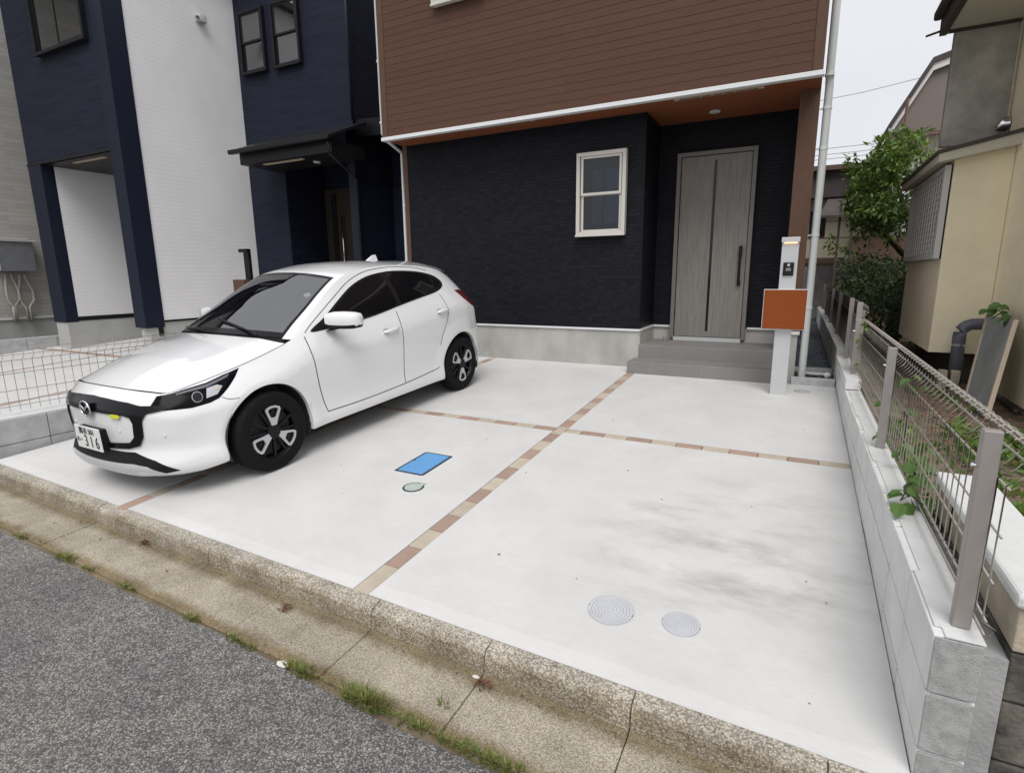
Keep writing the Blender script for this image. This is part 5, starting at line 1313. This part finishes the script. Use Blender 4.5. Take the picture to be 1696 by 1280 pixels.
vine((2.38, 1.55, .4), [(2.40, 1.5, .3), (2.36, 1.45, .5), (2.34, 1.42, .72), (2.35, 1.4, .88)], 'pale creeper on the farthest post of the taupe fence', .055, 4, 'leaf_weed', .05)
vine((3.3, 1.3, 1.0), [(3.44, 2.3, .9), (3.38, 2.15, 1.0), (3.38, 1.95, 1.02), (3.38, 1.75, 1.0), (3.36, 1.6, .95)], 'dark green creeper over the top of the leaning board', .10, 5, 'leaf_vine', .06)
# grass in the joint between gutter and road
def tuft(name, x, y, r, n, h, label=None):
    mb = MB()
    for _ in range(n):
        a = random.uniform(0, 6.3); q = random.random()**.7*r; b = Vector((x+q*1.6*math.cos(a), y+q*.55*math.sin(a), -.288)); hh = h*random.uniform(.25, 1.0); lean = Vector((math.cos(a)*random.uniform(.2, .9), math.sin(a)*random.uniform(.2, .9), 0))*hh
        w_ = random.uniform(.0015, .0035); sdv = Vector((-math.sin(a), math.cos(a), 0))*w_
        m1 = b+lean*.35+Vector((0, 0, hh*.6)); t1 = b+lean+Vector((0, 0, hh*.85))
        k = len(mb.v); mb.v += [tuple(b-sdv), tuple(b+sdv), tuple(m1+sdv), tuple(m1-sdv), tuple(t1)]; mb.f += [(k, k+1, k+2, k+3), (k+3, k+2, k+4)]
    return mb
def gy(x): return ky(x, -3.012)
for nm, x, r, n, h, lb in (('grass_tuft', .416, .075, 260, .075, 'largest bright green grass tuft in the gutter joint near the kerb middle'), ('grass_tuft', .05, .06, 170, .045, 'long low grass tuft left of the largest one beside a white stone'), ('grass_tuft', -2.0, .06, 150, .035, 'grass tuft at the gutter edge in front of the car')):
    tag(tuft(nm, x, gy(x), r, n, h).build(nm, 'grass', recalc=False), lb, 'grass')
mb = MB()
for x, r, n, h in ((-1.74, .04, 60, .025), (-1.35, .05, 70, .025), (-1.28, .03, 50, .02), (-.73, .04, 80, .03), (-.4, .04, 60, .03), (-.3, .04, 60, .022), (.2, .05, 40, .02), (.6, .06, 70, .03), (.69, .04, 70, .045), (.797, .04, 70, .04), (.88, .05, 70, .035), (.957, .06, 110, .04), (1.05, .05, 90, .045), (-2.6, .05, 60, .03), (-3.0, .05, 60, .03)):
    a = tuft('x', x, gy(x), r, n, h); k = len(mb.v); mb.v += a.v; mb.f += [tuple(i+k for i in f) for f in a.f]
a = tuft('x', .704, ky(.704, -2.88), .02, 30, .035); k = len(mb.v); mb.v += a.v; mb.f += [tuple(i+k for i in f) for f in a.f]
tag(mb.build('roadside_weeds', 'grass', recalc=False), 'thin line of small grass along the road edge', 'grass', kind='stuff')
mb = MB()
for i in range(150):
    x = random.uniform(-3.2, 1.9); y = ky(x, random.choice((-2.70, -2.72, -2.98, -2.99, random.uniform(-2.98, -2.7)))); s = random.uniform(.003, .011)
    leaf(mb, Vector((x, y, -.272+random.uniform(0, .004))), rv(), Vector((random.gauss(0, .3), random.gauss(0, .3), 1)), s*2, s)
for cx_, cy_ in ((-1.72, -2.70), (-.36, -2.75), (.80, -2.74)):
    for _ in range(40): o = rv()*.035; leaf(mb, Vector((cx_+o.x*1.3, ky(cx_, cy_)+o.y, -.262+abs(o.z)*.4)), rv(), rv(), .02, .010)
tag(mb.build('gutter_litter', 'dead_leaf', recalc=False), 'brown leaf scraps lying in the gutter', 'litter', kind='stuff')
for (x, y, z, s, lb) in ((-.06, -3.02, -.282, .022, 'small white stone on the road edge by the long grass tuft'), (.74, -2.70, -.27, .012, 'small pale stone at the foot of the kerb joint')):
    mb = MB(); bm = bmesh.new(); bmesh.ops.create_icosphere(bm, subdivisions=2, radius=1)
    for v in bm.verts: v.co = Vector((x+v.co.x*s*1.6*random.uniform(.85, 1.1), ky(x, y)+v.co.y*s*.8, z+v.co.z*s*.35))
    me = bpy.data.meshes.new('stone'); bm.to_mesh(me); bm.free(); me.materials.append(M['white_bit']); o = bpy.data.objects.new('stone', me); COL.objects.link(o); tag(o, lb, 'stone')
